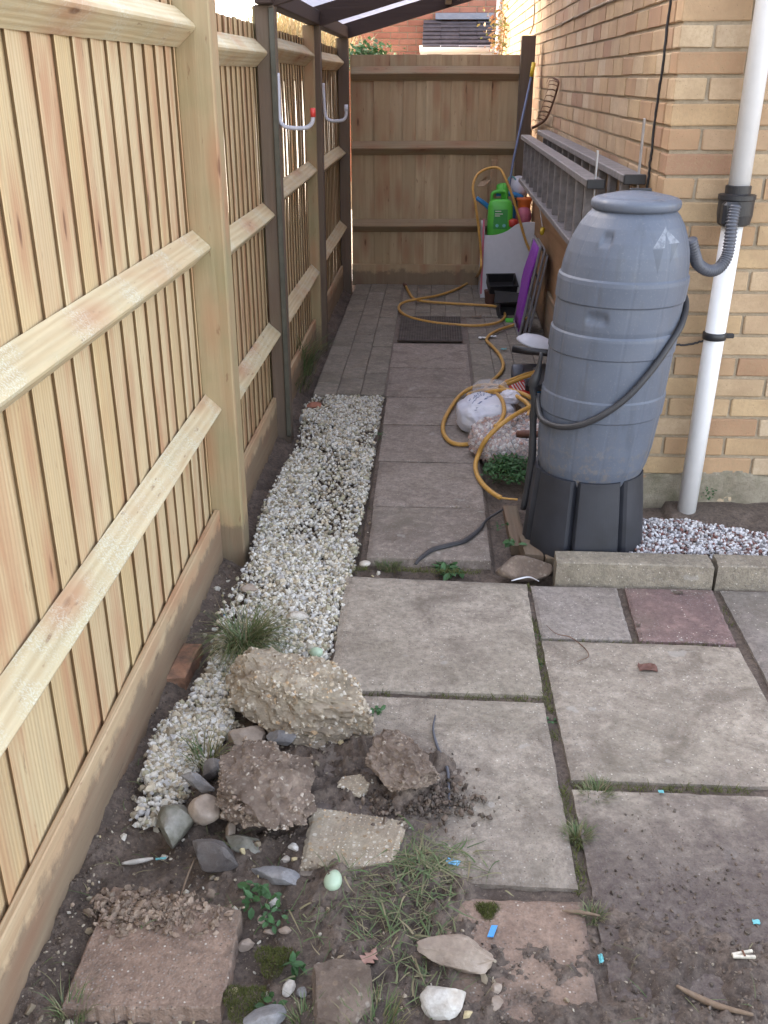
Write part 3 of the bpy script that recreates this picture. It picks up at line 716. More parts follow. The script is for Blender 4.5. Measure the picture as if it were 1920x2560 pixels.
# ================================================================ end fence
ef = empty('end_fence', (0, 8.0, 0), 'brown closeboard fence closing off the far end of the passage', 'fence')
xe = [-.665, -.479, -.37, -.257, -.17, -.08, .018, .108, .21, .318, .40, .483, .60]
for a in range(len(xe) - 1):
    V, F = cbox(xe[a] - .007 * (a % 2), xe[a + 1] + .007 * (a % 2), 8.014 - .0125 * (a % 2), 8.026 - .0125 * (a % 2), .12, 1.69 + random.uniform(-.003, .003), .0015)
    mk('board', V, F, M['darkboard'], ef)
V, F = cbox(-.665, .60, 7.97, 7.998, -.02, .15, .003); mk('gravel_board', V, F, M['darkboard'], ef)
for z in (.455, 1.035, 1.56):
    pr = [(7.995, -.05), (7.945, -.004), (7.945, .004), (7.995, .05)]; V = []
    for x in np.linspace(-.655, .605, 8): V += [(x, y, z + q + .004 * math.sin(3 * x + z)) for (y, q) in pr]
    F = [(a * 4 + j, a * 4 + (j + 1) % 4, a * 4 + 4 + (j + 1) % 4, a * 4 + 4 + j) for a in range(7) for j in range(4)] + [(3, 2, 1, 0), (28, 29, 30, 31)]
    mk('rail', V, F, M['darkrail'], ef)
V, F = cbox(.608, .712, 7.93, 8.03, -.1, 1.815, .005); mk('post', V, F, M['roofpost'], ef)

# ================================================================ lean-to roof
lt = empty('lean_to_roof', (-.68, 4.42, 0), 'dark timber lean-to frame with clear corrugated roof over the passage', 'lean-to')
def zr_(x): return 1.83 + .272 * (x + .66)
for y in (4.40, 6.06, 7.93):
    V, F = cbox(-.748, -.668, y - .038, y + .038, -.1, 1.80, .004)
    mk('post', V, F, M['roofpost'], lt)
V, F = cbox(-.735, -.668, 4.30, 8.02, 1.80, 1.875, .004); o = mk('wall_plate', V, F, M['roofwood'], lt)
for y in (4.40, 6.08, 7.95):
    V = []
    x0, x1 = -.80, .757
    for y_ in (y - .024, y + .024):
        V += [(x0, y_, zr_(x0) + .055), (x0 + .1, y_, zr_(x0 + .1) - .03), (x1, y_, zr_(x1) - .03), (x1, y_, zr_(x1) + .075), (x0, y_, zr_(x0) + .075)]
    F = [(0, 1, 2, 3, 4), (9, 8, 7, 6, 5)] + [(j, j + 5, (j + 1) % 5 + 5, (j + 1) % 5) for j in range(5)]
    mk('rafter', V, F, M['roofwood'], lt)
V, F = cbox(.04, .085, 6.11, 7.92, zr_(.06) - .01, zr_(.06) + .055, .003); mk('purlin', V, F, M['roofwood'], lt)
# corrugated sheet
xs_ = np.linspace(-.84, .757, 24); ys_ = np.arange(4.22, 8.12, .0095)
V = [(x, y, zr_(x) + .09 + .009 * math.sin(y / .076 * 2 * math.pi)) for y in ys_ for x in xs_]
F = [(a * 24 + b, a * 24 + b + 1, (a + 1) * 24 + b + 1, (a + 1) * 24 + b) for a in range(len(ys_) - 1) for b in range(23)]
mk('roof_sheet', V, F, M['pvc'], lt, True)
# green drain channel on the near roof post
V, F = cbox(-.690, -.6665, 4.352, 4.3615, -.04, 1.79, .003); mk('edge_strip', V, F, M['greenpost'], lt)

# ================================================================ U-shaped storage hooks
def hook(P, label, tip=None):
    o = empty('storage_hook', P[0], label, 'hook', 'white storage hooks on the roof posts')
    V, F = tube(spline(P, 6), .0088, 10); mk('arm', V, F, M['hookgrey'], o, True)
    e = Vector(P[-1]); V, F = tube([e - Vector((0, 0, .005)), e + Vector((0, 0, .03))], .0115, 10); mk('tip', V, F, M[tip or 'hookgrey'], o, True)
def z1(x, y): return 400 + x * 600 / 1659, y * 600 / 1659
def hpt(pts, y0, y1): return [tuple(AY(*z1(*p), y0 + (y1 - y0) * i / (len(pts) - 1))) for i, p in enumerate(pts)]
hook(hpt([(813, 505), (820, 640), (825, 800), (850, 865), (920, 885), (1010, 882), (1050, 850), (1058, 800)], 4.40, 4.36), 'white padded U hook with a red tip on the nearest roof post', 'redp')
hook(hpt([(1128, 575), (1135, 700), (1145, 800), (1175, 832), (1230, 835), (1272, 825), (1287, 790), (1287, 762)], 6.01, 5.98), 'white padded U hook on the middle roof post beyond the first one')

# ================================================================ gravel and pebbles
def gx0(y):  # left edge of the gravel strip as photographed
    return np.interp(y, [1.6, 1.80, 2.02, 2.256, 2.39, 2.60, 3.0, 3.48, 4.2, 4.65, 4.92], [-.66, -.685, -.70, -.635, -.635, -.665, -.63, -.665, -.62, -.66, -.64])
def gx1(y): return np.interp(y, [1.6, 1.86, 2.1, 2.25, 2.4, 3.0, 4.92], [-.56, -.55, -.46, -.36, -.275, -.250, -.246])
n = 34000
y = 1.68 + (4.92 - 1.68) * rng.random(n) ** 1.25; u = rng.random(n)
x = gx0(y) + (gx1(y) - gx0(y)) * u
edge = np.minimum(u, 1 - u) * (gx1(y) - gx0(y)); keep = (edge > .03 * rng.random(n)) & (rng.random(n) < .25 + .75 * sstep(1.68, 1.9, y)); 
hole = fbm(np.c_[x, y, np.zeros(n)], 5, 3, 21); keep &= (hole < .56) | (rng.random(n) < .3)
keep &= ~((np.hypot((x + .315) / .2, (y - 2.12) / .12) < 1))
x, y = x[keep], y[keep]; n = len(x)
s = rng.uniform(.0040, .0098, n) * (1 + .55 * (rng.random(n) < .06))
z = -.022 + .018 * rng.random(n) + .012 * (fbm(np.c_[x, y, np.zeros(n)], 6, 2, 4) - .5)
o = lumps('gravel', np.c_[x, y, z], s, M['chips'], 1, .33); tag(o, 'strip of white limestone gravel between the fence and the path', 'gravel', kind='stuff')
# scattered loose chips on the soil
n = 1500; x = rng.uniform(-.72, .3, n); y = rng.uniform(1.12, 3.4, n); k_ = (x < -.15) | (y < 1.32)
k_ &= (rng.random(n) < np.where(x < -.3, .9, .25)); x, y = x[k_], y[k_]
o = lumps('loose_stone_chips', np.c_[x, y, soil_h(x, y) + .003], (.0022 + .009 * rng.random(len(x)) ** 1.8), M['chipsdirty'], 1, .38, (.4, .9)); tag(o, 'loose pale stone chips scattered over the dark soil', 'stone chips', kind='stuff')
n = 8500; x = rng.uniform(.66, 1.75, n); y = 2.955 + .36 * rng.random(n) ** .9
lim = 3.25 + .05 * np.sin(x * 9) + .05 * (fbm(np.c_[x, y, 0 * x], 7, 2, 8) - .5); hol = (np.hypot((x - .98) / .2, (y - 2.99) / .025) < 1) & (rng.random(n) < .8)
k_ = (y < lim) & ~hol; x, y = x[k_], y[k_]
o = lumps('pebble_bed', np.c_[x, y, .028 + .02 * rng.random(len(x))], rng.uniform(.0045, .0085, len(x)), M['pebbles'], 1, .1); tag(o, 'bed of small red and white pebbles round the downpipe', 'pebbles', kind='stuff')
g_ = np.stack(np.meshgrid(np.linspace(.44, 1.8, 110), np.linspace(2.95, 3.452, 50)), -1).reshape(-1, 2)
hh = .022 + .012 * (fbm(np.c_[g_, np.zeros(len(g_))], 25, 4, 6) - .5) + .03 * sstep(3.22, 3.4, g_[:, 1]) * (g_[:, 0] > .9)
i = np.arange(109)[None] + (np.arange(49) * 110)[:, None]
o = mk('planting_bed', np.c_[g_, hh], np.stack([i, i + 1, i + 111, i + 110], -1).reshape(-1, 4), M['soil'], None, True); o.name = 'flower_bed'; tag(o, kind='structure')
# crumbs of soil over mud and slabs
n = 26000; x = rng.uniform(-.74, .95, n); y = .95 + 1.3 * rng.random(n)
h = soil_h(x, y); dens = fbm(np.c_[x, y, 0 * x], 4, 3, 31)
dB = np.clip(1.25 - np.abs(y - 1.45) / .35, 0, 1) * (x > .33); k_ = ((h > -.006) & (rng.random(n) < .6)) | ((x < -.27) & (rng.random(n) < .5)) | ((dens > .5) & (rng.random(n) < .55 * dB))
x, y, h = x[k_], y[k_], h[k_]
o = lumps('soil_crumbs', np.c_[x, y, np.where((x > -.26), np.maximum(h, 0.002), h)], (.0005 + .0055 * rng.random(len(x)) ** 6), M['clods'], 1, .4, (.4, .9)); tag(o, 'dark crumbs of soil strewn over the slabs and mud', 'soil', kind='stuff')
# mud plastered clods on the front left slab and under the rubble
n = 900; a = rng.normal(size=(n, 2)) * (.06, .026) + (-.53, 1.415)
o = lumps('mud_lumps', np.c_[a, .004 + .008 * rng.random(n)], (.001 + .010 * rng.random(n) ** 2.5), M['clodlight'], 2, .4, (.35, .8)); tag(o, 'dried mud lumps heaped on the tilted reddish slab', 'mud', kind='stuff')
n = 900; a = rng.normal(size=(n, 2)) * (.07, .04) + (.0, 1.77)
o = lumps('wet_soil_heap', np.c_[a, .004 + .01 * rng.random(n)], (.0008 + .009 * rng.random(n) ** 3), M['clods'], 1, .42, (.4, .9)); tag(o, 'small heap of dark wet soil beneath the right hand lump', 'soil', kind='stuff')

# ================================================================ rubble
def crust(o, n_, smin, smax, m, bias=0.0, seed=0):
    """broken aggregate standing out of a lump's surface, one part of that lump"""
    me = o.data; A = np.array([v.co[:] for v in me.vertices]); Nn = np.array([v.normal[:] for v in me.vertices]); r = np.random.default_rng(seed)
    cl_ = fbm(A * 18 + seed, 1, 3, seed); ok_ = np.where((A[:, 2] > A[:, 2].min() + .010) & (Nn[:, 2] > -.5) & (cl_ > bias))[0]; i_ = r.choice(ok_, n_); s_ = smin + (smax - smin) * r.random(n_) ** 3.2
    P_ = A[i_] + np.array(o.location) - Nn[i_] * (s_ * .62)[:, None]; q = lumps('aggregate', P_, s_, m, 1, .35, (.5, 1), o); q['kind'] = 'stuff'; return q
def rock(name, cx, cy, cz, sx, sy, sz_, rot, m, label, cat='rock', seed=0, rough=.13, cuts=9, sub=4, fine=.03, ns=1.6):
    V0, F0 = ICO[sub]; V = V0.copy(); r = np.random.default_rng(seed)
    for _ in range(cuts):            # planar breaks
        d = r.normal(size=3); d /= np.linalg.norm(d); lim_ = r.uniform(.5, .84); p = V @ d; V = V - np.outer(np.clip(p - lim_, 0, None), d) * .92
    V = V * (1 + rough * 2 * (fbm(V0 + seed * 3.1, ns, 4, seed) - .5))[:, None]
    for _ in range(cuts):
        d = r.normal(size=3); d /= np.linalg.norm(d); p = V @ d; lim_ = p.max() * r.uniform(.66, .88); V = V - np.outer(np.clip(p - lim_, 0, None), d) * .97
    if sub == 5:
        f2 = fbm(V0 + seed, 7, 5, seed + 5, .62) - .5; V = V * (1 + fine * 2.6 * f2 + fine * 1.2 * np.clip(fbm(V0 + seed, 16, 2, seed + 9) - .58, 0, 1))[:, None]
    else: V = V * (1 + fine * 3.2 * (fbm(V0 + seed, 5, 5, seed + 5, .62) - .5))[:, None]
    V /= np.abs(V).max(0); V *= np.array([sx, sy, sz_]) / 2
    R = np.array(Matrix.Rotation(math.radians(rot), 3, 'Z')); V = V @ R.T
    V[:, 2] -= V[:, 2].min(); o = mk(name, V + np.array([cx, cy, cz]), F0, M[m], None, cuts < 4); return tag(o, label, cat)
big1 = rock('concrete_lump', -.315, 2.085, -.02, .46, .25, .175, -24, 'rubble', 'largest broken concrete lump, pebbly and buff, on the gravel edge', seed=3, sub=5, fine=.17, rough=.16, cuts=8)
big2 = rock('concrete_lump', -.372, 1.755, -.02, .25, .37, .155, 12, 'rubblebrown', 'muddy brown rubble lump with white chips, in the middle of the pile', seed=5, sub=5, fine=.19, rough=.22, cuts=6)
big3 = rock('concrete_lump', -.045, 1.825, -.004, .195, .18, .125, -35, 'rubblebrown', 'muddy angular lump with a whitish end, lying on the slab', seed=8, sub=5, fine=.18, rough=.15, cuts=9)
big4 = rock('concrete_lump', -.155, 1.805, -.01, .10, .08, .045, 10, 'rubble', 'small low pebbly lump between the two muddy lumps', seed=9, fine=.07)
M['agg'] = chips('broken_aggregate', [(.28, .22, .15), (.40, .33, .24), (.46, .39, .30), (.36, .30, .22), (.50, .44, .35), (.42, .29, .17), (.34, .29, .23), (.56, .52, .46)])
M['aggmud'] = chips('muddy_aggregate', [(.17, .125, .095), (.23, .17, .13), (.20, .15, .115), (.27, .21, .165), (.40, .35, .30), (.21, .16, .125), (.25, .19, .15), (.17, .13, .10)])
crust(big1, 3800, .0018, .0095, M['agg'], .42, 1); crust(big2, 3000, .0015, .0085, M['aggmud'], .40, 2); crust(big3, 1300, .0012, .006, M['aggmud'], .42, 3); crust(big4, 500, .0015, .006, M['agg'], .3, 4)
rock('flint', -.548, 1.665, -.03, .085, .12, .085, 5, 'flintmoss', 'mossy grey flint standing at the left of the rubble pile', seed=12)
rock('flint', -.525, 1.775, .01, .10, .035, .05, -25, 'flintgrey', 'pale grey flint with a white crest atop the mossy flint', seed=13, sub=3)
rock('flint', -.487, 1.685, .0, .078, .068, .06, 20, 'flintbuff', 'rounded buff flint leaning on the mossy flint', seed=14, cuts=3)
rock('flint', -.445, 1.565, -.02, .115, .075, .085, -12, 'flintdark', 'dark faced flint with white rim at the front of the pile', seed=15, cuts=10)
rock('flint', -.392, 1.62, -.02, .095, .06, .04, -15, 'flintmoss', 'flat grey green flint under the muddy brown lump', seed=16)
rock('flint', -.298, 1.525, -.015, .13, .05, .042, -14, 'flintgrey', 'long grey flint lying beside the pale green egg', seed=17)
rock('flint', -.445, 1.985, -.02, .105, .065, .05, 15, 'flintbuff', 'flat fawn flint wedged under the largest concrete lump', seed=18)
rock('flint', -.36, 1.972, .0, .085, .04, .035, -10, 'flintgrey', 'small blue grey flint between the two biggest lumps', seed=19, sub=3)
rock('flint', -.507, 1.845, -.02, .06, .06, .075, 0, 'flintdark', 'dark pointed flint at the left edge of the brown lump', seed=20, sub=3)
rock('flint', -.428, 1.655, -.01, .026, .07, .04, 8, 'flintbuff', 'slim upright buff splinter by the front of the brown lump', seed=21, sub=3)
rock('stone', .068, 1.325, -.005, .152, .068, .06, -8, 'flintbuff', 'smooth buff stone with a hollow top on the muddy ground', 'stone', seed=22, cuts=5, rough=.25)
rock('stone', .052, 1.235, -.005, .10, .075, .06, 10, 'quartz', 'white crystalline stone with amber spots at the bottom', 'stone', seed=25, cuts=9)
rock('stone', -.145, 1.235, -.01, .125, .15, .055, 10, 'rubblebrown', 'flat mud brown stone at the bottom edge of the view', 'stone', seed=24, sub=5, fine=.04)
rock('stone', -.262, 1.19, -.01, .10, .045, .035, 25, 'flintgrey', 'half buried grey stone in the lower grass', 'stone', seed=26, sub=3)
p = G(*D(540, 1272)); rock('stone', p.x, p.y, -.02, .07, .045, .035, 0, 'flintbuff', 'tan stone on the left edge of the gravel', 'stone', seed=30, sub=3)
p = G(*D(640, 1330)); rock('stone', p.x, p.y, -.02, .085, .055, .04, 0, 'quartz', 'cream coloured cobble lying in the gravel', 'stone', seed=31, sub=3)
p = G(*D(683, 1412)); rock('stone', p.x, p.y, -.01, .04, .035, .03, 0, 'egg', 'pale green rounded pebble behind the big lump', 'stone', seed=32, sub=3, cuts=0, rough=.04)
p = G(*D(788, 1218)); rock('stone', p.x, p.y, -.01, .042, .03, .022, 20, 'quartz', 'flat oval pebble by the corner of the path slab', 'stone', seed=33, sub=3, cuts=0, rough=.05)
p = G(*D(680, 876)); o = rock('brick_fragment', p.x, p.y, -.01, .085, .06, .03, 10, 'rustbrown', 'orange brown brick fragment at the far end of the gravel', 'brick fragment', seed=34, sub=3); o.data.materials[0] = M['redbrick']
o = slab('buried_brick', [(-.738, 2.27), (-.682, 2.28), (-.676, 2.47), (-.732, 2.47)], M['brickmud'], None, z=-.026, th=.06, wob=.03, seg=10, seed=35, chip=.006); tag(o, 'orange brick half buried along the foot of the fence', 'brick')
# medium named pebbles on the soil in front
def zm(x, y): return 600 + x * 700 / 1659, 2050 + y * 510 / 1209
for j, (px, py, s_, mm, lab) in enumerate([(325, 160, .032, 'quartz', 'cream pebble left of the aggregate slab edge'), (268, 215, .026, 'quartz', 'small cream pebble above the long grey flint'), (200, 450, .035, 'quartz', 'white oblong pebble among the green weeds'), (120, 535, .022, 'flintbuff', 'yellowish pebble below the weeds'), (170, 620, .026, 'flintbuff', 'tan pebble left of the buried slab'), (265, 640, .026, 'flintbuff', 'amber pebble beside the tan pebble'), (30, 690, .035, 'flintbuff', 'brownish pebble next to the reddish slab'), (290, 980, .036, 'quartz', 'pale hollow flint chip below the moss cushion'), (365, 1010, .03, 'flintgrey', 'grey pointed chip beside the hollow one'), (605, 225, .02, 'quartz', 'pinkish white pebble right of the egg'), (1010, 38, .026, 'quartz', 'white shell like pebble near the top of the grass'), (1520, 1010, .028, 'flintbuff', 'olive pebble right of the white stone'), (1520, 1110, .034, 'flintbuff', 'fawn curled stone in the bottom mud'), (460, 845, .018, 'quartz', 'tiny white pebble beside the mud brown stone')]):
    p = G(*zm(px, py)); rock('pebble', p.x, p.y, max(sz(p.x, p.y), -.03) - .003, s_, s_ * .7, s_ * .55, j * 37, mm, lab, 'pebble', seed=50 + j, sub=3, cuts=6, fine=.08)
# slab fragment front left
fs = slab('slab_fragment', [(-.645, 1.185), (-.352, 1.205), (-.356, 1.425), (-.642, 1.488)], M['slabmud'], None, z=.0, th=.05, wob=.03, seg=60, seed=44, chip=.014)
tag(fs, 'loose reddish paving slab caked in dried mud at the lower left', 'slab')
crust(fs, 1400, .0006, .0035, M['clodlight'], .45, 7)
ag = slab('exposed_aggregate', [(-.258, 1.545), (-.06, 1.56), (-.03, 1.70), (-.258, 1.735)], M['rubble'], patio, z=.010, th=.02, wob=.012, seg=20, seed=45, chip=.02)
crust(ag, 1500, .0012, .0055, M['agg'], .3, 8)
fs2 = slab('slab_fragment', [(-.335, 1.03), (-.2, 1.03), (-.175, 1.30), (-.27, 1.47)], M['rubble'], None, z=-.012, th=.03, wob=.02, seg=16, seed=46, chip=.03)
fs2.location.x += .03; tag(fs2, 'buried pebbly slab edge showing through the grass left of centre', 'slab')
# egg
V0, F0 = ICO[4]; V = V0.copy(); V[:, 1] *= 1 - .12 * V[:, 0] ; V = V * (.0235, .0185, .0185); V = np.array([(a * math.cos(1.4) - b * math.sin(1.4), a * math.sin(1.4) + b * math.cos(1.4), c_) for a, b, c_ in V])
tag(mk('egg', V + np.array([-.181, 1.497, .024]), F0, M['egg'], None, True), 'pale green egg lying in the grass by the long grey flint', 'egg')

# ================================================================ kerb stones and timber by the water butt
kb = 'concrete edging blocks below the pebble bed'
for (a, b, lab) in ((.422, .935, 'mossy aggregate kerb block in front of the barrel stand'), (.948, 1.56, 'mossy aggregate kerb block at the right edge of the view')):
    o = slab('kerb_block', [(a, 2.858), (b, 2.852), (b, 2.945), (a + .005, 2.95)], M['kerb'], None, z=.078, th=.12, wob=.004, seg=14, seed=int(a * 100), chip=.006); tag(o, lab, 'kerb', kb)
rock('sandstone_block', .325, 2.935, -.03, .20, .10, .085, 3, 'rubblebrown', 'rounded brown stone block between the path and the kerb', 'stone', seed=61, sub=4, cuts=4, rough=.06, fine=.015)
def plank(q, z, th, m, name, label, cat, seed):
    o = slab(name, q, M[m], None, z=z, th=th, wob=.003, seg=8, seed=seed, chip=.002); return tag(o, label, cat)
plank([(.300, 3.14), (.355, 3.14), (.345, 3.50), (.290, 3.50)], .0, .04, 'sleeper', 'wood_offcut', 'narrow tan wood strip by the left foot of the barrel stand', 'wood offcut', 1)
plank([(.335, 3.005), (.398, 3.00), (.378, 3.16), (.325, 3.16)], .035, .05, 'sleeper', 'wood_offcut', 'left of two short timber blocks beside the stand', 'wood offcut', 2)
plank([(.405, 2.985), (.452, 2.985), (.455, 3.20), (.384, 3.20)], .03, .05, 'sleeper', 'wood_offcut', 'right of two short timber blocks beside the stand', 'wood offcut', 3)

# ================================================================ water butt
BX, BY = .555, 3.165
def lean(z): return (z - .30) * .075
stn = 24
def stf(g, z):
    s_ = (g * 7 / (2 * math.pi) + .15) % 1.0; e = min(s_, 1 - s_); return .86 + .14 * min(1, e / .075)
prof = [(.205, .012), (.212, .02), (.206, .09), (.196, .20), (.188, .28), (.186, .305), (.172, .305), (.165, .27)]
V, F = lathe(prof, 140, BX - .005, BY, None, stf)
tag(mk('barrel_stand', V, F, M['stand'], None, False), 'black fluted plastic stand under the blue grey barrel', 'barrel stand')
wb = empty('water_butt', (BX, BY, .30), 'tall blue grey plastic water butt with round lid, leaning slightly by the wall', 'water butt')
R0 = .201
prof = [(.02, .222), (.10, .226), (.142, .244), (.168, .285), (.184, .34), (.192, .40), (R0 - .004, .50), (R0 - .003, .515), (R0 + .001, .519), (R0 + .002, .565), (R0 + .0015, .582), (R0 - .002, .588),
        (R0 - .002, .60), (R0 - .001, .70), (R0 - .001, .722), (R0 + .0025, .726), (R0 + .003, .782), (R0 + .002, .790), (R0 - .003, .796), (R0 - .001, .81), (R0 - .001, .886), (R0 + .003, .890), (R0 + .004, .95), (R0 + .002, .962), (R0 - .003, .968),
        (R0 - .006, 1.00), (R0 - .012, 1.035), (R0 - .024, 1.075), (R0 - .042, 1.115), (R0 - .060, 1.142), (R0 - .074, 1.157), (R0 - .08, 1.165), (R0 - .085, 1.175), (.10, 1.176)]
sharp = []
for i_ in range(len(prof) - 1):
    a, b = prof[i_], prof[i_ + 1]; sharp.append(a); 
    if i_ > 3: sharp.append((a[0] * .97 + b[0] * .03, a[1] * .97 + b[1] * .03)); sharp.append((a[0] * .03 + b[0] * .97, a[1] * .03 + b[1] * .97))
sharp.append(prof[-1]); fine_ = [sharp[0]]
for a, b in zip(sharp[:-1], sharp[1:]):
    nn_ = max(1, int(math.hypot(a[0] - b[0], a[1] - b[1]) / .009))
    for q in range(1, nn_ + 1): fine_.append((a[0] + (b[0] - a[0]) * q / nn_, a[1] + (b[1] - a[1]) * q / nn_))
sharp = fine_
# vertical mould seams and slightly flattened sides
def bf(g, z):
    s_ = (g * 12 / (2 * math.pi)) % 1; e = min(s_, 1 - s_); f_ = 1 - .007 * math.exp(-(e / .02) ** 2)
    return f_ * (1 + .006 * math.cos(2 * g + 1))
V, F = lathe(sharp, 288, BX, BY, lean, bf)
V = np.array(V)
# dished handle recess and round outlet dimple
def dimple(V, ang, z, w_, h_, d):
    c_ = np.array([BX + lean(z), BY]); rel = V[:, :2] - c_; g = np.arctan2(rel[:, 1], rel[:, 0]); dg = (g - ang + math.pi) % (2 * math.pi) - math.pi
    q = (np.abs(dg * R0 / w_) ** 4 + np.abs((V[:, 2] - z) / h_) ** 4); mm = np.exp(-q ** 2 * .7); rn = rel / np.linalg.norm(rel, axis=1)[:, None]
    V[:, :2] -= rn * (d * mm)[:, None]; return V
V = dimple(V, math.radians(-118), .852, .034, .013, .013)
V = dimple(V, math.radians(-124), 1.085, .020, .017, .009)
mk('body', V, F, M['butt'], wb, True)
lz = 1.165; lo = lean(1.19)
prof = [(.122, lz - .006), (.132, lz - .005), (.137, lz + .003), (.138, lz + .014), (.135, lz + .022), (.126, lz + .028), (.112, lz + .032), (.106, lz + .031), (.10, lz + .034), (.06, lz + .043), (.02, lz + .047), (.004, lz + .047)]
V, F = lathe(prof, 72, BX + lo, BY, None); mk('lid', V, F, M['butt'], wb, True)
V, F = cbox(BX + lo - .02, BX + lo + .05, BY + .02, BY + .032, lz + .036, lz + .053, .004); mk('lid_handle', V, F, M['blackplastic'], wb)
def z6(x, y): return 1300 + x * 620 / 1371, 450 + y * 1000 / 2212
# black hose slung round the barrel: points on its surface
def onb(ang, z, r_=R0 + .012): a = math.radians(ang); return (BX + lean(z) + r_ * math.cos(a), BY + r_ * math.sin(a), z)
P = [onb(40, .93), onb(5, .885), onb(-25, .83), onb(-45, .77), onb(-62, .695), onb(-80, .615), onb(-98, .555), onb(-115, .515), onb(-132, .495), onb(-150, .49), onb(-165, .50), onb(-190, .54)]
V, F = tube(spline(P, 8), [.0105] * (11 * 8 + 1), 10); o = mk('black_hose', V, F, M['strap'], None, True); tag(o, 'black rubber hose slung diagonally round the barrel', 'hose')
def z4(x, y): return 1050 + x * 400 / 1475, 850 + y * 600 / 2212
# dark plastic sheet tied to the left flank of the barrel
P = [AY(*z4(*q), 3.20) for q in [(1120, 120), (1085, 300), (1040, 430), (1060, 560), (1045, 700), (1040, 900), (1030, 1100), (1000, 1300), (950, 1560)]]
V, F = tube(spline(P, 5), [.006, .007, .007, .008, .010, .012, .015, .018, .018, .017, .015, .012, .013, .012, .013, .014, .014, .013, .013, .014, .014, .013, .012, .012, .012, .013, .014, .014, .014, .014, .014, .014, .014, .014, .013, .013, .012, .012, .011, .011, .010], 10)
tag(mk('black_webbing', V, F, M['strap'], None, True), 'black sagging strap hanging down the left flank of the barrel', 'strap')
P = [G(*z4(*q), z_) for q, z_ in [((-40, 2060), .012), ((0, 2010), .012), ((110, 1930), .012), ((250, 1890), .012), ((400, 1850), .012), ((500, 1780), .014), ((560, 1720), .018), ((620, 1650), .01), ((760, 1560), .01)]]
V, F = tube(spline(P, 6), [.006 + .006 * math.sin(min(1, i_ / 40) * 3.1) for i_ in range(49)], 8); V = np.array(V); V[:, 2] = .006 + (V[:, 2] - .006) * .6
tag(mk('rubber_strap', V, F, M['strap'], None, True), 'flat black strap curling across the first path slab', 'strap')

# ================================================================ downpipe
dp = empty('downpipe', (.952, 3.37, .03), 'white plastic downpipe running down the brick wall', 'downpipe')
PX, PY = .965, 3.372
V, F = lathe([(.0345, .0), (.0345, 1.12)], 40, PX, PY, lambda z: .02 * z); mk('pipe', V, F, M['pipe'], dp, True)
V, F = lathe([(.034, 1.20), (.034, 2.6)], 40, PX, PY, lambda z: .01 * z + .012); mk('pipe', V, F, M['pipe'], dp, True)
dv = MB(); V, F = lathe([(.044, 1.085), (.052, 1.09), (.057, 1.12), (.057, 1.165), (.06, 1.168), (.06, 1.182), (.045, 1.184), (.041, 1.186), (.041, 1.21), (.036, 1.211)], 40, PX + .022, PY - .004); dv.add(V, F)
dv.box(PX - .035, PX + .02, PY - .075, PY - .03, 1.088, 1.165, .01); dv.mk('rain_diverter', M['blackplastic'], dp, False)
V, F = lathe([(.0365, .700), (.040, .702), (.040, .724), (.0365, .726)], 36, PX + .014, PY); mk('pipe_clip', V, F, M['blackplastic'], dp, True)
V, F = cbox(PX + .045, PX + .08, PY - .008, PY + .008, .705, .721, .003); mk('clip_lug', V, F, M['blackplastic'], dp)
P = [AY(*z6(*q), yy) for q, yy in [((1190, 140), 3.30), ((1172, 230), 3.29), ((1160, 340), 3.28), ((1140, 430), 3.27), ((1095, 490), 3.255), ((1040, 500), 3.24), ((985, 465), 3.22), ((965, 410), 3.20), ((945, 330), 3.18)]]
SP = spline(P, 22); V, F = tube(SP, [.0185 + .0015 * (1 if (i_ // 2) % 2 else -1) for i_ in range(len(SP))], 14)
tag(mk('ribbed_hose', V, F, M['ribhose'], None, True), 'grey ribbed overflow hose looping from the diverter to the barrel', 'hose')
# cables on the wall
def cable(name, P, r_, label, m='strap', k_=6, wob=0):
    S = [np.array(q) + (rng.normal(size=3) * wob if wob else 0) for q in spline(P, k_)]
    V, F = tube(S, r_, 6); return tag(mk(name, V, F, M[m], None, True), label, 'cable')
def z5(x, y): return 1300 + x * 620 / 1659, y * 600 / 1605
cable('wall_cable', [AX(*z5(*q), .757) for q in [(1035, -150), (1008, 0), (985, 160), (960, 400), (925, 640), (895, 860), (882, 1000), (865, 1130), (850, 1280)]], .0045, 'dark knotted cable hanging down near the house corner', wob=.0008)
cable('wall_cable', [AX(*z5(*q), .755) for q in [(760, -50), (620, 0), (480, 60), (340, 130), (210, 190), (100, 228), (60, 240)]], .006, 'lumpy pale cable sloping up the side wall', 'mortar', wob=.001)
cable('wall_cable', [AX(*z5(*q), .756) for q in [(98, -60), (96, 60), (90, 160), (65, 225)]], .004, 'thin cable dropping onto the far fence post')
cable('wall_cable', [AY(*z6(*q), 3.44) for q in [(1040, 868), (1010, 890), (960, 905), (900, 912), (840, 908), (780, 890)]], .0035, 'thin dark cable from the pipe clip round the corner', wob=.001)

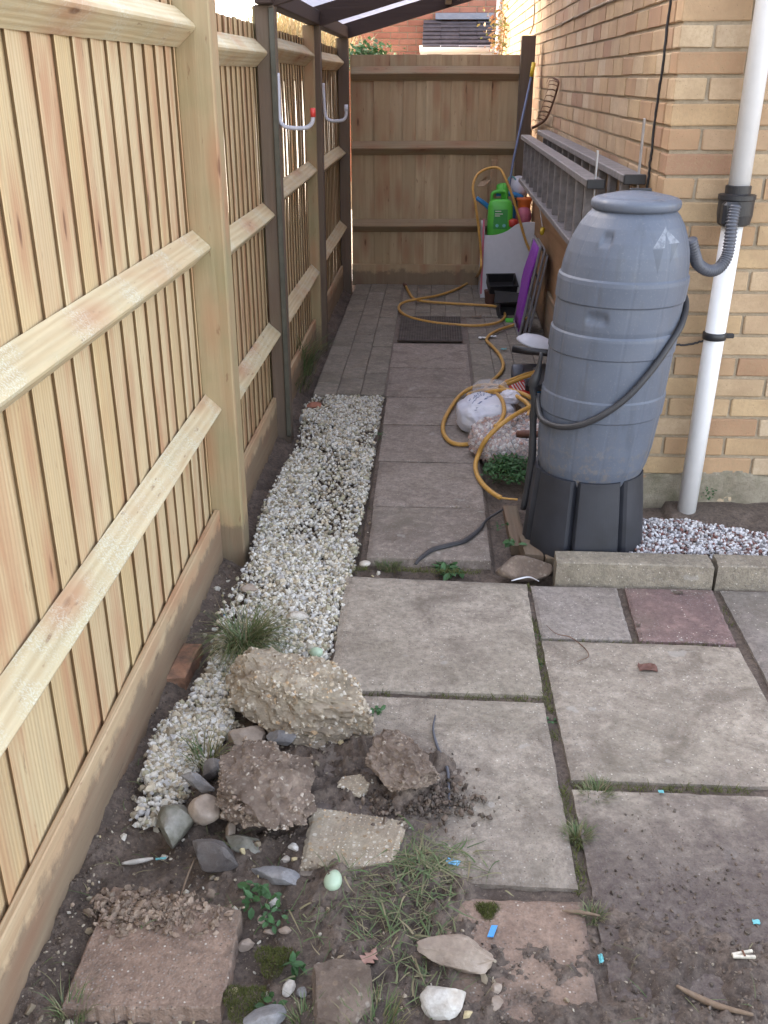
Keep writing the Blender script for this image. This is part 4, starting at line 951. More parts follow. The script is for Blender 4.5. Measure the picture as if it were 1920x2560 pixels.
# ================================================================ ladders
def ladder(y0, y1, x0, x1, z0, z1_, label, mname):
    L = empty('ladder', (x0, y0, z0), label, 'ladder', 'aluminium ladders hung on the side wall')
    for zc in (z0, z1_ - .028):
        mbb = MB(); 
        mbb.box(x0, x1, y0, y1, zc, zc + .028, .003); mbb.mk('stile', M['alu'], L)
        V, F = cbox(x0 - .002, x1 + .002, y0 - .012, y0 + .01, zc - .003, zc + .031, .003); mk('end_cap', V, F, M['blackplastic'], L)
    n_ = int((y1 - y0) / .262)
    for j in range(n_):
        yc = y0 + .16 + j * .262
        V, F = cbox(x0 + .016, x0 + .05, yc - .017, yc + .017, z0 + .026, z1_ - .027, .004); mk('rung', V, F, M['alu'], L)
    return L
ladder(3.80, 6.95, .560, .622, .885, 1.185, 'outer grey aluminium ladder hung sideways behind the barrel', 'a')
ladder(3.66, 6.95, .668, .742, .90, 1.215, 'inner aluminium ladder nearer the brick wall', 'b')
for (x, y, z0, z1_, lab) in ((.598, 3.86, 1.175, 1.285, 'short galvanised bracket arm sticking up beside the outer ladder'), (.732, 3.73, 1.20, 1.40, 'tall galvanised bracket arm against the bricks by the ladder end')):
    b_ = empty('wall_bracket', (x, y, z0), lab, 'bracket', 'galvanised ladder brackets')
    mk('upright', *cbox(x - .003, x + .003, y - .011, y + .011, z0 - .35, z1_, .001), M['steel'], b_)
    mk('arm', *cbox(x + .003, .757, y - .011, y + .011, z0 - .352, z0 - .346, .001), M['steel'], b_)

# garden rake and pole
rk = empty('garden_rake', (.70, 6.9, 1.2), 'rusty garden rake head leaning on the side wall above the ladders', 'rake')
def z2(x, y): return 850 + x * 600 / 1659, y * 400 / 1106
bar = [AX(*z2(*q), .735) for q in [(1480, 540), (1510, 565), (1500, 620), (1475, 700), (1450, 770), (1420, 825), (1375, 860), (1320, 890)]]
S = spline(bar, 6); V, F = tube(S, [.006 + .005 * sstep(.3, 1, i_ / (len(S) - 1)) for i_ in range(len(S))], 6); mk('head_bar', V, F, M['rust'], rk, True)
for j in range(10):
    p = Vector(S[4 + j * 3]); q = p + Vector((-.055, -.01, .012)); r_ = q + Vector((-.012, 0, -.03)); V, F = tube([p, (p + q) / 2 + Vector((0, 0, .006)), q, r_], [.0032, .003, .0025, .001], 5); mk('tine', V, F, M['rust'], rk, True)
V, F = tube([S[-1], Vector(S[-1]) + Vector((-.02, -.05, -.18)), Vector(S[-1]) + Vector((-.03, -.1, -1.1))], .012, 8); mk('handle', V, F, M['stick'], rk, True)
pl = empty('garden_pole', (.55, 7.8, 0), 'slim blue grey pole with a yellow handle in the far right corner', 'pole')
a = AY(*z2(1322, 530), 7.86); b_ = AY(*z2(1200, 1100), 7.75); c_ = AY(950 + 1085 * .3014, 380 + 200 * .3014, 7.7)
V, F = tube([a, b_, c_, c_ + (c_ - b_) * 2.2], .009, 8); mk('shaft', V, F, M['bluetube'], pl, True)
t_ = AY(*z2(1340, 432), 7.87); V, F = tube([a, t_], [.014, .016], 10); mk('handle_grip', V, F, M['yellow'], pl, True)

# ================================================================ junk at the far end
def z3(x, y): return 950 + x * 500 / 1659, 380 + y * 620 / 2057
V, F = cbox(.738, .754, 5.0, 7.72, .0, .90, .003); tag(mk('plywood_sheet', V, F, M['tanply']), 'orange brown plywood sheet leaning on the wall under the ladders', 'plywood')
V, F = cbox(.715, .735, 4.6, 6.2, -.01, .30, .003); tag(mk('timber_plank', V, F, M['sleeper']), 'rough brown plank on edge along the wall base, behind the purple chair', 'plank')
# white cut-away box
WB = 7.44
wbx = empty('white_storage_unit', (.53, WB, 0), 'white painted storage unit with a wavy cut-down front panel', 'storage unit')
x0, x1 = AY(*z3(850, 1200), WB).x, AY(*z3(1290, 590), WB).x
top = []
for q in [(850, 690), (930, 693), (1000, 680), (1060, 655), (1100, 625), (1140, 600), (1190, 588), (1240, 582), (1292, 585)]:
    p = AY(*z3(*q), WB); top.append((p.x, p.z))
tS = spline([(a, 0, b) for a, b in top], 4); V = []
nT = len(tS)
for y_ in (WB, WB + .016):
    V += [(p[0], y_, p[2]) for p in tS] + [(p[0], y_, -.01) for p in tS]
F = []
for i_ in range(nT - 1):
    F += [(i_ + nT, i_ + nT + 1, i_ + 1, i_), (2 * nT + i_, 2 * nT + i_ + 1, 3 * nT + i_ + 1, 3 * nT + i_), (i_, i_ + 1, 2 * nT + i_ + 1, 2 * nT + i_)]
F += [(0, 2 * nT, 3 * nT, nT), (nT - 1, 2 * nT - 1, 4 * nT - 1, 3 * nT - 1)]
mk('front_panel', V, F, M['whitepanel'], wbx)
mk('side_panel', *cbox(x0 - .018, x0 - .002, WB - .002, WB + .38, -.01, .52, .002), M['whitepanel'], wbx)
mk('side_panel', *cbox(x1 + .0, x1 + .014, WB + .02, WB + .38, -.01, .58, .002), M['whitepanel'], wbx)
mk('shelf', *cbox(x0, x1, WB + .018, WB + .36, .40, .415, .001), M['whitepanel'], wbx)
mk('edge_trim', *cbox(x0 - .020, x0 - .006, WB - .012, WB - .003, .03, .58, .001), M['pink'], wbx)
CY = 7.56
def zz3(x, y, Y=CY): p = AY(*z3(x, y), Y); return p
# green spray can
cn = empty('spray_bottle', tuple(zz3(990, 690)), 'lime green garden spray container with a top handle, standing in the white unit', 'container')
bl_, br_ = zz3(885, 690), zz3(1092, 690); tl_ = zz3(905, 400); cxm = (bl_.x + br_.x) / 2; hw = (br_.x - bl_.x) / 2
V, F = lathe([(.9, .417), (1, .425), (1.0, .55), (.98, .66), (.93, tl_.z - .03), (.84, tl_.z - .005), (.6, tl_.z + .01)], 40, 0, 0, None, lambda g, z: hw / (abs(math.cos(g)) ** 4 + abs(math.sin(g)) ** 4) ** .25)
V = np.array(V); V[:, 1] *= .7; V[:, 0] += cxm; V[:, 1] += CY; mk('body', V, F, M['green'], cn, True)
h0 = tl_.z; P = [(cxm - hw * .72, CY, h0 - .01), (cxm - hw * .68, CY, h0 + .045), (cxm - hw * .35, CY, h0 + .062), (cxm + hw * .3, CY, h0 + .06), (cxm + hw * .42, CY, h0 + .02), (cxm + hw * .45, CY, h0 - .01)]
V, F = tube(spline(P, 5), .013, 8); mk('carry_handle', V, F, M['green'], cn, True)
V, F = lathe([(.028, h0 - .01), (.028, h0 + .07), (.02, h0 + .09), (.02, h0 + .12)], 20, cxm + hw * .3, CY + .03); mk('pump', V, F, M['green'], cn, True)
mk('label_panel', *cbox(cxm - hw * .55, cxm + hw * .55, CY - hw * .7 - .002, CY - hw * .7 + .004, .50, .64, .001), M['greendark'], cn)
for (q, w_) in ((.625, .3), (.606, .38), (.592, .25)): mk('label_line', *cbox(cxm - hw * .45, cxm - hw * .45 + w_ * hw * 1.6, CY - hw * .7 - .0045, CY - hw * .7 - .002, q, q + .005, 0), M['paper'], cn)
for dx in (-.25, .3): V, F = lathe([(.012, 0), (.012, .002)], 18); V = np.array(V)[:, [0, 2, 1]] * (1, 1, 1); mk('label_dot', V + np.array([cxm + dx * hw, CY - hw * .7 - .005, .525]), F, M['teal'], cn)
# ball, watering can, orange pot, odds and ends behind
p = zz3(1150, 290, 7.75); V0, F0 = ICO[4]; tag(mk('play_ball', V0 * .082 + np.array(p), F0, M['whiteball'], None, True), 'pale lilac ball resting on the pile of toys', 'ball')
wc = empty('watering_can', tuple(zz3(1000, 400, 7.68)), 'blue plastic toy watering can behind the green container', 'watering can')
P = [zz3(800, 380, 7.66), zz3(850, 415, 7.66), zz3(900, 455, 7.68), zz3(960, 500, 7.7)]; V, F = tube(spline(P, 4), [.016] * 4 + [.018] * 4 + [.022] * 5, 10); mk('spout', V, F, M['blue'], wc, True)
P = [zz3(940, 350, 7.66), zz3(1040, 345, 7.64), zz3(1120, 355, 7.64), zz3(1180, 378, 7.66)]; V, F = tube(spline(P, 4), .018, 10); mk('handle', V, F, M['blue'], wc, True)
p = zz3(1040, 560, 7.70); V, F = lathe([(.05, -.13), (.075, -.1), (.08, .06), (.06, .10), (.04, .11)], 28, p.x, p.y); V = np.array(V); V[:, 2] += p.z; mk('body', V, F, M['blue'], wc, True)
p = zz3(1010, 310, 7.62); V, F = lathe([(.02, -.03), (.045, -.02), (.05, .01), (.035, .035), (.01, .045)], 24, p.x, p.y); V = np.array(V); V[:, 2] += p.z; tag(mk('green_toy', V, F, M['green'], None, True), 'lime green rounded toy resting behind the green container', 'toy')
p = zz3(1195, 430, 7.62); V, F = lathe([(.03, -.10), (.045, -.07), (.052, .02), (.06, .03), (.058, .045), (.02, .045)], 28, p.x, p.y); V = np.array(V); V[:, 2] += p.z; tag(mk('plant_pot', V, F, M['orange'], None, True), 'orange plastic pot wedged between the ball and the wall', 'pot')
p = zz3(1190, 540, 7.6); V, F = lathe([(.03, -.06), (.05, -.05), (.06, .0), (.05, .05), (.03, .075)], 24, p.x, p.y); V = np.array(V); V[:, 2] += p.z; tag(mk('toy_bucket', V, F, M['pink'], None, True), 'small pink toy bucket under the orange pot', 'bucket')
p = zz3(1100, 600, 7.52); V, F = lathe([(.02, -.03), (.035, -.02), (.04, .02), (.02, .03)], 20, p.x, p.y); V = np.array(V); V[:, 2] += p.z + .01; tag(mk('toy_cup', V, F, M['redp'], None, True), 'small red cup just above the wavy front panel', 'cup')
P = [zz3(1060, 235, 7.7), zz3(1080, 205, 7.7), zz3(1110, 210, 7.7), zz3(1130, 240, 7.7)]; V, F = tube(spline(P, 5), .006, 8); tag(mk('toy_ring', V, F, M['teal'], None, True), 'turquoise loop of plastic sticking up beside the ball', 'toy')
p = zz3(1285, 245, 7.3); V, F = cbox(-.035, .035, -.01, .01, -.03, .03, .008); V = np.array(V) @ np.array(Matrix.Rotation(.3, 3, 'Y')) + np.array([p.x - .01, 7.25, p.z]); tag(mk('red_trowel', V, F, M['redp']), 'red plastic trowel blade hooked on the outer ladder', 'trowel')
a, b_ = AY(*z3(940, 66), 7.60), AY(*z3(950, 270), 7.56)
V, F = cbox(-.024, .024, -.012, .012, 0, 1, .003); V = np.array(V); V[:, 2] = V[:, 2] * ((a - b_).z + .25); V += np.array([(a.x + b_.x) / 2, 7.60, b_.z - .25])
tag(mk('wooden_stake', V, F, M['stick']), 'pale square wooden stake poking up from the white unit', 'stake')
p = zz3(860, 245, 7.58)
V = [(p.x - .05, 7.57, p.z - .035), (p.x + .0, 7.55, p.z - .03), (p.x + .055, 7.58, p.z + .01), (p.x + .02, 7.6, p.z + .012), (p.x + .018, 7.58, p.z + .04), (p.x - .02, 7.6, p.z + .0)]
V = V + [(a_, b2 + .004, c2 - .004) for a_, b2, c2 in V]; F = [(0, 1, 2, 3), (0, 3, 4, 5), (9, 8, 7, 6), (11, 10, 9, 6), (0, 6, 7, 1), (1, 7, 8, 2), (2, 8, 9, 3), (3, 9, 10, 4), (4, 10, 11, 5), (5, 11, 6, 0)]
tag(mk('torn_card', V, F, M['stick']), 'torn scrap of tan card beside the wooden stake', 'card')
p = AX(*z3(1350, 640), .70); V, F = tube([p, p + Vector((-.01, -.05, -.02))], [.016, .013], 10); o = mk('trowel_handle', V, F, M['yellow'], None, True); tag(o, 'yellow tool handle hanging against the plywood', 'tool handle')
V, F = tube([p, p + Vector((.0, .28, .10))], .004, 6); sh_ = mk('shaft', V, F, M['steel'], o, True)

# black trays
def tray(cx_, cy_, cz_, w_, d_, h_, rz, rx, label):
    t_ = empty('plant_tray', (cx_, cy_, cz_), label, 'plant tray', 'black plastic plant trays')
    R = Matrix.Translation((cx_, cy_, cz_)) @ Matrix.Rotation(math.radians(rz), 4, 'Z') @ Matrix.Rotation(math.radians(rx), 4, 'X')
    mb_ = MB(); mb_.box(-w_ / 2, w_ / 2, -d_ / 2, d_ / 2, 0, .006, .001, R)
    for (a1, a2, b1, b2) in ((-w_ / 2, w_ / 2, -d_ / 2 - .004, -d_ / 2 - .0005), (-w_ / 2, w_ / 2, d_ / 2 + .0005, d_ / 2 + .004)): mb_.box(a1, a2, b1, b2, 0, h_, .001, R)
    for (a1, a2, b1, b2) in ((-w_ / 2 - .004, -w_ / 2 - .0005, -d_ / 2, d_ / 2), (w_ / 2 + .0005, w_ / 2 + .004, -d_ / 2, d_ / 2)): mb_.box(a1, a2, b1, b2, 0, h_, .001, R)
    mb_.mk('tub', M['blackplastic'], t_)
    mb_ = MB(); e_ = .009
    for (a1, a2, b1, b2) in ((-w_ / 2 - e_, w_ / 2 + e_, -d_ / 2 - e_, -d_ / 2 - .004), (-w_ / 2 - e_, w_ / 2 + e_, d_ / 2 + .004, d_ / 2 + e_), (-w_ / 2 - e_, -w_ / 2 - .004, -d_ / 2, d_ / 2), (w_ / 2 + .004, w_ / 2 + e_, -d_ / 2, d_ / 2)): mb_.box(a1, a2, b1, b2, h_ - .006, h_ + .004, .001, R)
    mb_.mk('rim', M['blackplastic'], t_)
tray(.50, 7.25, .11, .20, .14, .07, 8, 25, 'tilted black tray on top, against the white front panel')
tray(.54, 7.05, .03, .17, .12, .08, -20, -18, 'black tray in the middle of the heap')
tray(.52, 6.85, .0, .14, .11, .09, 15, 60, 'black tray standing on its side, nearest the purple chair')
V, F = lathe([(.03, .0), (.036, .01), (.045, .09), (.047, .1), (.04, .1)], 24, .42, 7.22); tag(mk('flower_pot', V, F, M['rustbrown'], None, True), 'brown flower pot at the foot of the white unit', 'pot')
V, F = cbox(.50, .60, 6.62, 6.70, -.002, .012, .003); tag(mk('green_tub_lid', V, F, M['green']), 'small green plastic lid on the paving by the black trays', 'lid')

# purple folding chair, folded and leaning
pc = empty('folding_chair', (.60, 6.4, 0), 'folded camping chair with purple fabric and grey tube frame leaning by the wall', 'folding chair')
def cp(u, v, o=0): # u along Y, v up the lean
    return Vector((.555 + .10 * v + o, 6.60 - .44 * u, .015 + .56 * v))
def fr(v0, v1, o, r_=.009):
    P = [cp(0, v0, o), cp(0, (v0 + v1) / 2, o), cp(0, v1 - .04, o), cp(.06, v1, o), cp(.5, v1, o), cp(.94, v1, o), cp(1, v1 - .04, o), cp(1, (v0 + v1) / 2, o), cp(1, v0, o), cp(.94, v0 - .02, o), cp(.5, v0 - .02, o), cp(.05, v0 - .02, o), cp(0, v0, o)]
    V, F = tube(spline(P, 4), r_, 8); mk('frame', V, F, M['greymetal'], pc, True)
fr(.02, 1.0, 0); fr(.06, .97, .03, .008); fr(0, .9, .055, .008)
V = []; F = []
for i_ in range(9):
    for j in range(9):
        p = cp(.07 + .86 * i_ / 8, .04 + .95 * j / 8, -.006 - .012 * math.sin(math.pi * j / 8) + .006 * math.sin(i_ * 2.3 + j)); V.append(tuple(p))
nV = len(V); V += [(a_ + .012, b2, c2) for a_, b2, c2 in V]
for i_ in range(8):
    for j in range(8): F += [(i_ * 9 + j, i_ * 9 + j + 1, i_ * 9 + j + 10, i_ * 9 + j + 9), (nV + i_ * 9 + j, nV + i_ * 9 + j + 9, nV + i_ * 9 + j + 10, nV + i_ * 9 + j + 1)]
for j in range(8):
    F += [(j, nV + j, nV + j + 1, j + 1), (72 + j, 73 + j, nV + 73 + j, nV + 72 + j)]; F += [(j * 9, j * 9 + 9, nV + j * 9 + 9, nV + j * 9), (j * 9 + 8, nV + j * 9 + 8, nV + j * 9 + 17, j * 9 + 17)]
mk('fabric_seat', V, F, M['purple'], pc, True)
for q in (.3, .7): V, F = tube([cp(.0, q, .03), cp(1.0, q - .15, .06)], .006, 6); mk('cross_brace', V, F, M['greymetal'], pc, True)

# black handle, white lid, small wheel behind the barrel
bh = empty('trolley', (.62, 5.0, 0), 'low black trolley with tube handle and small wheel, behind the barrel', 'trolley')
P = [AY(*z3(1100, 1632), 4.95), AY(*z3(1220, 1650), 4.93), AY(*z3(1345, 1662), 4.90), AY(*z3(1500, 1680), 4.88)]; V, F = tube(P, .019, 12); mk('handle', V, F, M['blackplastic'], bh, True)
p = AY(*z3(1125, 1800), 5.15); V, F = lathe([(.02, -.03), (.05, -.03), (.055, -.02), (.055, .02), (.05, .03), (.02, .03)], 28); V = np.array(V)[:, [2, 0, 1]]; mk('wheel', V + np.array([p.x + .01, p.y, .055]), F, M['ribhose'], bh, True)
p2 = AY(*z3(1270, 1830), 5.1); V, F = lathe([(.02, -.02), (.05, -.02), (.055, -.01), (.055, .01), (.05, .02), (.02, .02)], 28); V = np.array(V)[:, [2, 0, 1]]; mk('wheel', V + np.array([p2.x + .02, p2.y, .055]), F, M['blackplastic'], bh, True)
mk('deck', *cbox(p.x + .03, p.x + .24, 4.85, 5.25, .05, .09, .006), M['blackplastic'], bh)
mk('upright', *cbox(p.x + .14, p.x + .165, 4.87, 4.90, .05, .30, .003), M['blackplastic'], bh)
p = AY(*z3(1290, 1570), 5.3); V, F = lathe([(.002, .045), (.04, .043), (.09, .03), (.115, .008), (.12, 0), (.118, -.004)], 40); V = np.array(V) @ np.array(Matrix.Rotation(-.25, 3, 'Y')); tag(mk('plastic_dome', V + np.array([p.x + .01, p.y, p.z - .015]), F, M['whitepanel'], None, True), 'white plastic dome lying above the black handle, left of the barrel', 'dome')

# ================================================================ yellow hose
def hz(x, y, z=.012): return tuple(G(*z3(x, y), z))
def h4(x, y, z=.012): return tuple(G(*z4(x, y), z))
up_ = lambda x, y, Y=7.36: tuple(AY(*z3(x, y), Y))
P = [hz(212, 1105, .02), hz(240, 1160), hz(300, 1225, .02), hz(500, 1250), hz(800, 1268), hz(950, 1280), hz(1025, 1320), hz(1030, 1375), hz(960, 1420), hz(800, 1440), hz(600, 1430), hz(420, 1410), hz(250, 1370), hz(160, 1310), hz(180, 1255, .012), hz(300, 1222, .035), hz(480, 1190, .014), hz(650, 1130, .014), hz(780, 1050, .014),
     up_(832, 985), up_(838, 860), up_(820, 650), up_(795, 450), up_(770, 300, 7.40), up_(800, 200, 7.46), up_(860, 150, 7.50), up_(940, 128, 7.52), up_(1000, 145, 7.5), up_(1040, 220, 7.45), up_(1100, 370, 7.42), up_(1160, 570, 7.41), up_(1210, 740, 7.40), up_(1270, 880, 7.38), up_(1290, 960, 7.35), up_(1300, 1080, 7.2)]
hs1 = spline(P, 10); V, F = tube(hs1, .0095, 8)
hz_ = empty('garden_hose', hs1[0], 'yellow orange garden hose looped over the paving, the white unit and the gravel bags', 'hose')
mk('hose_length', V, F, M['hose'], hz_, True)
V, F = tube([hs1[0] + np.array([-.012, .02, .003]), hs1[0], hs1[2]], [.014, .014, .011], 10); mk('hose_end', V, F, M['rustbrown'], hz_, True)
P = [(.66, 6.72, .012), hz(1120, 1430), hz(1000, 1470), hz(915, 1515), hz(885, 1560), hz(930, 1610), hz(990, 1680), hz(1022, 1760), hz(1000, 1830), hz(930, 1900), h4(650, 405, .04), h4(600, 460, .10), h4(690, 490, .14), h4(750, 540, .16), h4(775, 620, .17), h4(770, 690, .17), h4(735, 760, .17), h4(690, 800, .16)]
V, F = tube(spline(P, 10), .0098, 8); mk('hose_length', V, F, M['hose'], hz_, True)
P = [h4(1090, 290, .12), h4(1000, 310, .12), h4(900, 345, .12), h4(800, 385, .11), h4(740, 420, .10), h4(600, 415, .08), h4(480, 440, .06), h4(370, 510, .03), h4(280, 630, .014), h4(220, 750, .014), h4(215, 850, .014), h4(270, 930, .014), h4(360, 962, .014), h4(470, 955, .014), h4(560, 920, .04), h4(640, 850, .12)]
V, F = tube(spline(P, 10), .0102, 8); mk('hose_length', V, F, M['hose'], hz_, True)
P = [h4(1070, 310, .14), h4(960, 345, .14), h4(850, 390, .13), h4(700, 450, .13), h4(560, 470, .10), h4(450, 500, .08), h4(480, 530, .08), h4(640, 480, .14), h4(800, 460, .17), h4(900, 480, .17), h4(1000, 520, .17), h4(1060, 560, .14)]
V, F = tube(spline(P, 10), .0102, 8); mk('hose_length', V, F, M['hose'], hz_, True)
P = [h4(1080, 590, .20), h4(1010, 620, .20), h4(920, 665, .20), h4(800, 740, .20), h4(700, 820, .17), h4(600, 930, .12), h4(545, 1040, .06), h4(512, 1150, .02), h4(530, 1250, .014), h4(590, 1340, .014), h4(670, 1410, .014), h4(740, 1450, .012), h4(800, 1462, .010), h4(900, 1470, .010)]
S = spline(P, 10); V, F = tube(S, [.0102 if i_ < 112 else .0045 for i_ in range(len(S))], 8); mk('hose_length', V, F, M['hose'], hz_, True)
P = [h4(740, 430, .16), h4(860, 500, .17), h4(960, 560, .17), h4(1010, 620, .16), h4(1000, 700, .16)]; V, F = tube(spline(P, 8), .0102, 8); mk('hose_length', V, F, M['hose'], hz_, True)

# ================================================================ bags
def bagshape(cx_, cy_, sx, sy, sz_, rot, seed, wr=.1):
    V0, F0 = ICO[5]; n_ = fbm(V0 + seed, 2.2, 4, seed) - .5; n2 = fbm(V0 + seed, 7, 3, seed + 3) - .5
    V = np.sign(V0) * np.abs(V0) ** .8 * (1 + wr * 2 * n_ + .05 * n2)[:, None] * (sx / 2, sy / 2, sz_ / 2)
    V[:, 2] = np.maximum(V[:, 2], -sz_ * .36); R = np.array(Matrix.Rotation(math.radians(rot), 3, 'Z')); V = V @ R.T; V[:, 2] -= V[:, 2].min()
    return V + np.array([cx_, cy_, .002]), F0
k = N('printed_white_sack'); gn = k.tc.outputs['Object']; sx_ = k.n('SeparateXYZ', 0, Vector=gn); sz2 = k.n('SeparateXYZ', 2, Vector=gn)
c = k.mix(k.ramp(k.noise(gn, 7, 4, .6), (.35, 0), (.65, 1)), (.55, .56, .66), (.68, .69, .74))
c = k.mix(k.ramp(k.noise(gn, 12, 3, .6), (.62, 0), (.66, .5)), c, (.3, .32, .42))
k.bump(k.noise(gn, 16, 4, .6, 1.0), .5, .012); M['sack'] = k.fin(c, .35)
b1 = empty('printed_sack', (.26, 4.42, 0), 'white printed plastic sack half full, lying inside the hose loop', 'sack')
V, F = bagshape(.262, 4.40, .27, .31, .18, 20, 5, .17); mk('sack_body', V, F, M['sack'], b1, True)
# printed lettering on the sack: rows of small dark marks
mb_ = MB(); Va = np.array(V)
def ontop(x, y):
    d = np.hypot(Va[:, 0] - x, Va[:, 1] - y) - Va[:, 2] * .2; q = Va[np.argmin(d)]; return q
rq = random.Random(3)
for row, (xa, ya, xb, yb, hgt) in enumerate([(.20, 4.29, .30, 4.46, .012), (.185, 4.33, .26, 4.47, .006), (.175, 4.36, .24, 4.48, .006)]):
    for t_ in np.linspace(0, 1, 22 if row else 15):
        if rq.random() < .15: continue
        q = ontop(xa + (xb - xa) * t_, ya + (yb - ya) * t_)
        mb_.tube([q + np.array([-.002, -.003, .002]), q + np.array([-.002 + hgt, -.003, .003])], .0016, 4)
mb_.mk('print', M['bluetube'], b1)
V, F = bagshape(.30, 4.62, .20, .16, .20, 0, 9, .2); mk('crumpled_neck', V, F, M['film'], b1, True)
b2 = empty('pebble_bag', (.36, 4.05, 0), 'clear plastic bag full of pinkish white pebbles beside the barrel', 'bag')
V, F = bagshape(.40, 4.06, .46, .36, .19, 10, 14); film = mk('plastic_film', V, F, M['film'], b2, True)
Va = np.array(V); ctr = np.array([.40, 4.06, .07]); idx = rng.integers(0, len(Va), 2600); tt = 1 - .10 * rng.random(2600); Pp = ctr + (Va[idx] - ctr) * tt[:, None] * .97
M['bagpeb'] = chips('bag_pebbles', [(.42, .25, .2), (.6, .52, .48), (.36, .2, .17), (.66, .6, .57), (.5, .38, .33), (.3, .2, .18)])
o = lumps('pebbles', Pp, rng.uniform(.008, .013, 2600), M['bagpeb'], 1, .15, parent=b2); o['kind'] = 'stuff'
p = G(*z4(980, 900), .19); V, F = lathe([(.012, .0), (.014, .006), (.03, .012), (.046, .010), (.05, .0), (.046, -.01)], 36); V = np.array(V) @ np.array(Matrix.Rotation(.5, 3, 'X')); V, F = V, F
tag(mk('rusty_disc', V + np.array([p.x + .005, p.y, .205]), F, M['rustbrown'], None, True), 'round rust brown disc with a hole resting on the pebble bag', 'disc')
wk = empty('detergent_packet', (.47, 4.98, .02), 'red and blue printed packet between the hose and the barrel', 'packet')
R = Matrix.Translation(tuple(G(*z4(940, 430), .06))) @ Matrix.Rotation(.5, 4, 'Z') @ Matrix.Rotation(.5, 4, 'X')
mb_ = MB(); mb_.box(-.08, .03, -.06, .06, -.012, .012, .006, R); mb_.mk('red_half', M['redp'], wk); mb_ = MB(); mb_.box(.031, .12, -.058, .06, -.011, .0125, .006, R); mb_.mk('blue_half', M['blue'], wk)
mb_ = MB()
for j in range(5): mb_.box(-.065 + j * .018, -.058 + j * .018, -.035, .02 + .01 * (j % 2), .0122, .0135, 0, R)
mb_.mk('print', M['paper'], wk)
p = G(*z4(830, 560), .14); V0, F0 = ICO[4]; V = V0 * (1 + .5 * (fbm(V0, 3, 4, 77) - .5))[:, None] * (.05, .045, .035); V[:, 2] -= V[:, 2].min(); tag(mk('crumpled_wrapper', V + np.array([p.x, p.y, .12]), F0, M['whiteball'], None, False), 'crumpled whitish wrapper on the sacks beneath the hose', 'wrapper')
sp = G(*z4(700, 650), .1); rock('lump_of_rubble', .37, 4.44, .0, .17, .13, .15, 10, 'rubblebrown', 'brown stone lump between the two bags', 'stone', seed=70, sub=4)

# ================================================================ drain mat and litter at the far end
mt = empty('mesh_mat', (0, 6.45, 0), 'dark square mesh mat lying on the pavers by the hose', 'mat')
x0, x1, y0, y1 = -.225, .19, 6.06, 6.74
mb_ = MB(); mb_.box(x0, x1, y0, y1, .0, .0045, 0); mb_.mk('backing', M['soil'], mt)
mb_ = MB(); 
for x in np.arange(x0, x1, .0165): mb_.box(x, x + .004, y0, y1, .005, .009, 0)
for y in np.arange(y0, y1, .0165): mb_.box(x0, x1, y, y + .004, .0052, .0094, 0)
mb_.mk('mesh', M['matgrey'], mt)
def scrap(name, p, s_, m, label, cat='litter', seed=0, crumple=.3, rot=0):
    r = np.random.default_rng(seed); n_ = 5; g = np.stack(np.meshgrid(np.linspace(-1, 1, n_), np.linspace(-1, 1, n_)), -1).reshape(-1, 2)
    g = g + r.normal(0, .10, g.shape); V = np.c_[g * np.array(s_) / 2, np.abs(r.normal(0, crumple, len(g))) * s_[1] * .5]; R = np.array(Matrix.Rotation(math.radians(rot), 3, 'Z')); V = V @ R.T
    V = V + np.array([p[0], p[1], p[2] + .002]); n0 = len(V); F = [(i_ * n_ + j, i_ * n_ + j + 1, (i_ + 1) * n_ + j + 1, (i_ + 1) * n_ + j) for i_ in range(n_ - 1) for j in range(n_ - 1)]
    F2 = [tuple(n0 + q for q in f[::-1]) for f in F]; V = np.r_[V, V - np.array([0, 0, .0012])]
    return tag(mk(name, V, F + F2, M[m], None, False), label, cat)
for (f_, q, s_, m, lab) in ((z3, (850, 1545), (.05, .035), 'paper', 'white scrap left of the hose bend'), (z3, (940, 1535), (.035, .03), 'paper', 'second white scrap tucked right of the hose bend'), (z3, (1025, 1640), (.035, .03), 'teal', 'turquoise scrap beyond the black handle'), (z3, (605, 1445), (.02, .018), 'pink', 'tiny pink scrap by the mesh mat'), (z3, (800, 1370), (.07, .04), 'stick', 'crumpled tan leaf scrap beside the mesh mat')):
    p = G(*f_(*q), .004); scrap('litter_scrap', p, s_, m, lab, seed=len(lab))

def zq(x, y): return 1200 + x * 720 / 1659, 1900 + y * 660 / 1521
def zr2(x, y): return 250 + x * 900 / 1659, 1500 + y * 800 / 1475
def gl(f_, q): p = G(*f_(*q)); p.z = max(sz(p.x, p.y), -.03 if p.x < -.27 else .001) + .001; return p
scrap('plastic_scrap', gl(zm, (1260, 258)), (.028, .016), 'palblue', 'crumpled light blue plastic scrap in the grass', seed=1, rot=-20)
p = gl(zm, (1495, 670)); V, F = cbox(-.006, .006, -.014, .014, 0, .002, 0); V = np.array(V); V[:, 0] += V[:, 1] * .35; tag(mk('plastic_shard', V + np.array([p.x, p.y, p.z + .002]), F, M['blue']), 'bright blue shard standing out on the muddy red slab', 'litter')
scrap('plastic_scrap', gl(zq, (695, 1155)), (.009, .018), 'teal', 'turquoise scrap among the lower grass strands', seed=3)
scrap('plastic_scrap', gl(zq, (1590, 942)), (.014, .010), 'teal', 'tiny turquoise scrap at the right edge in the mud', seed=4)
scrap('plastic_scrap', gl(zq, (1042, 190)), (.012, .010), 'teal', 'tiny pale turquoise fleck in the slab joint', seed=5)
scrap('plastic_scrap', gl(zr2, (275, 1148)), (.022, .006), 'teal', 'thin turquoise scrap at the end of the pale splinter', seed=6, rot=15)
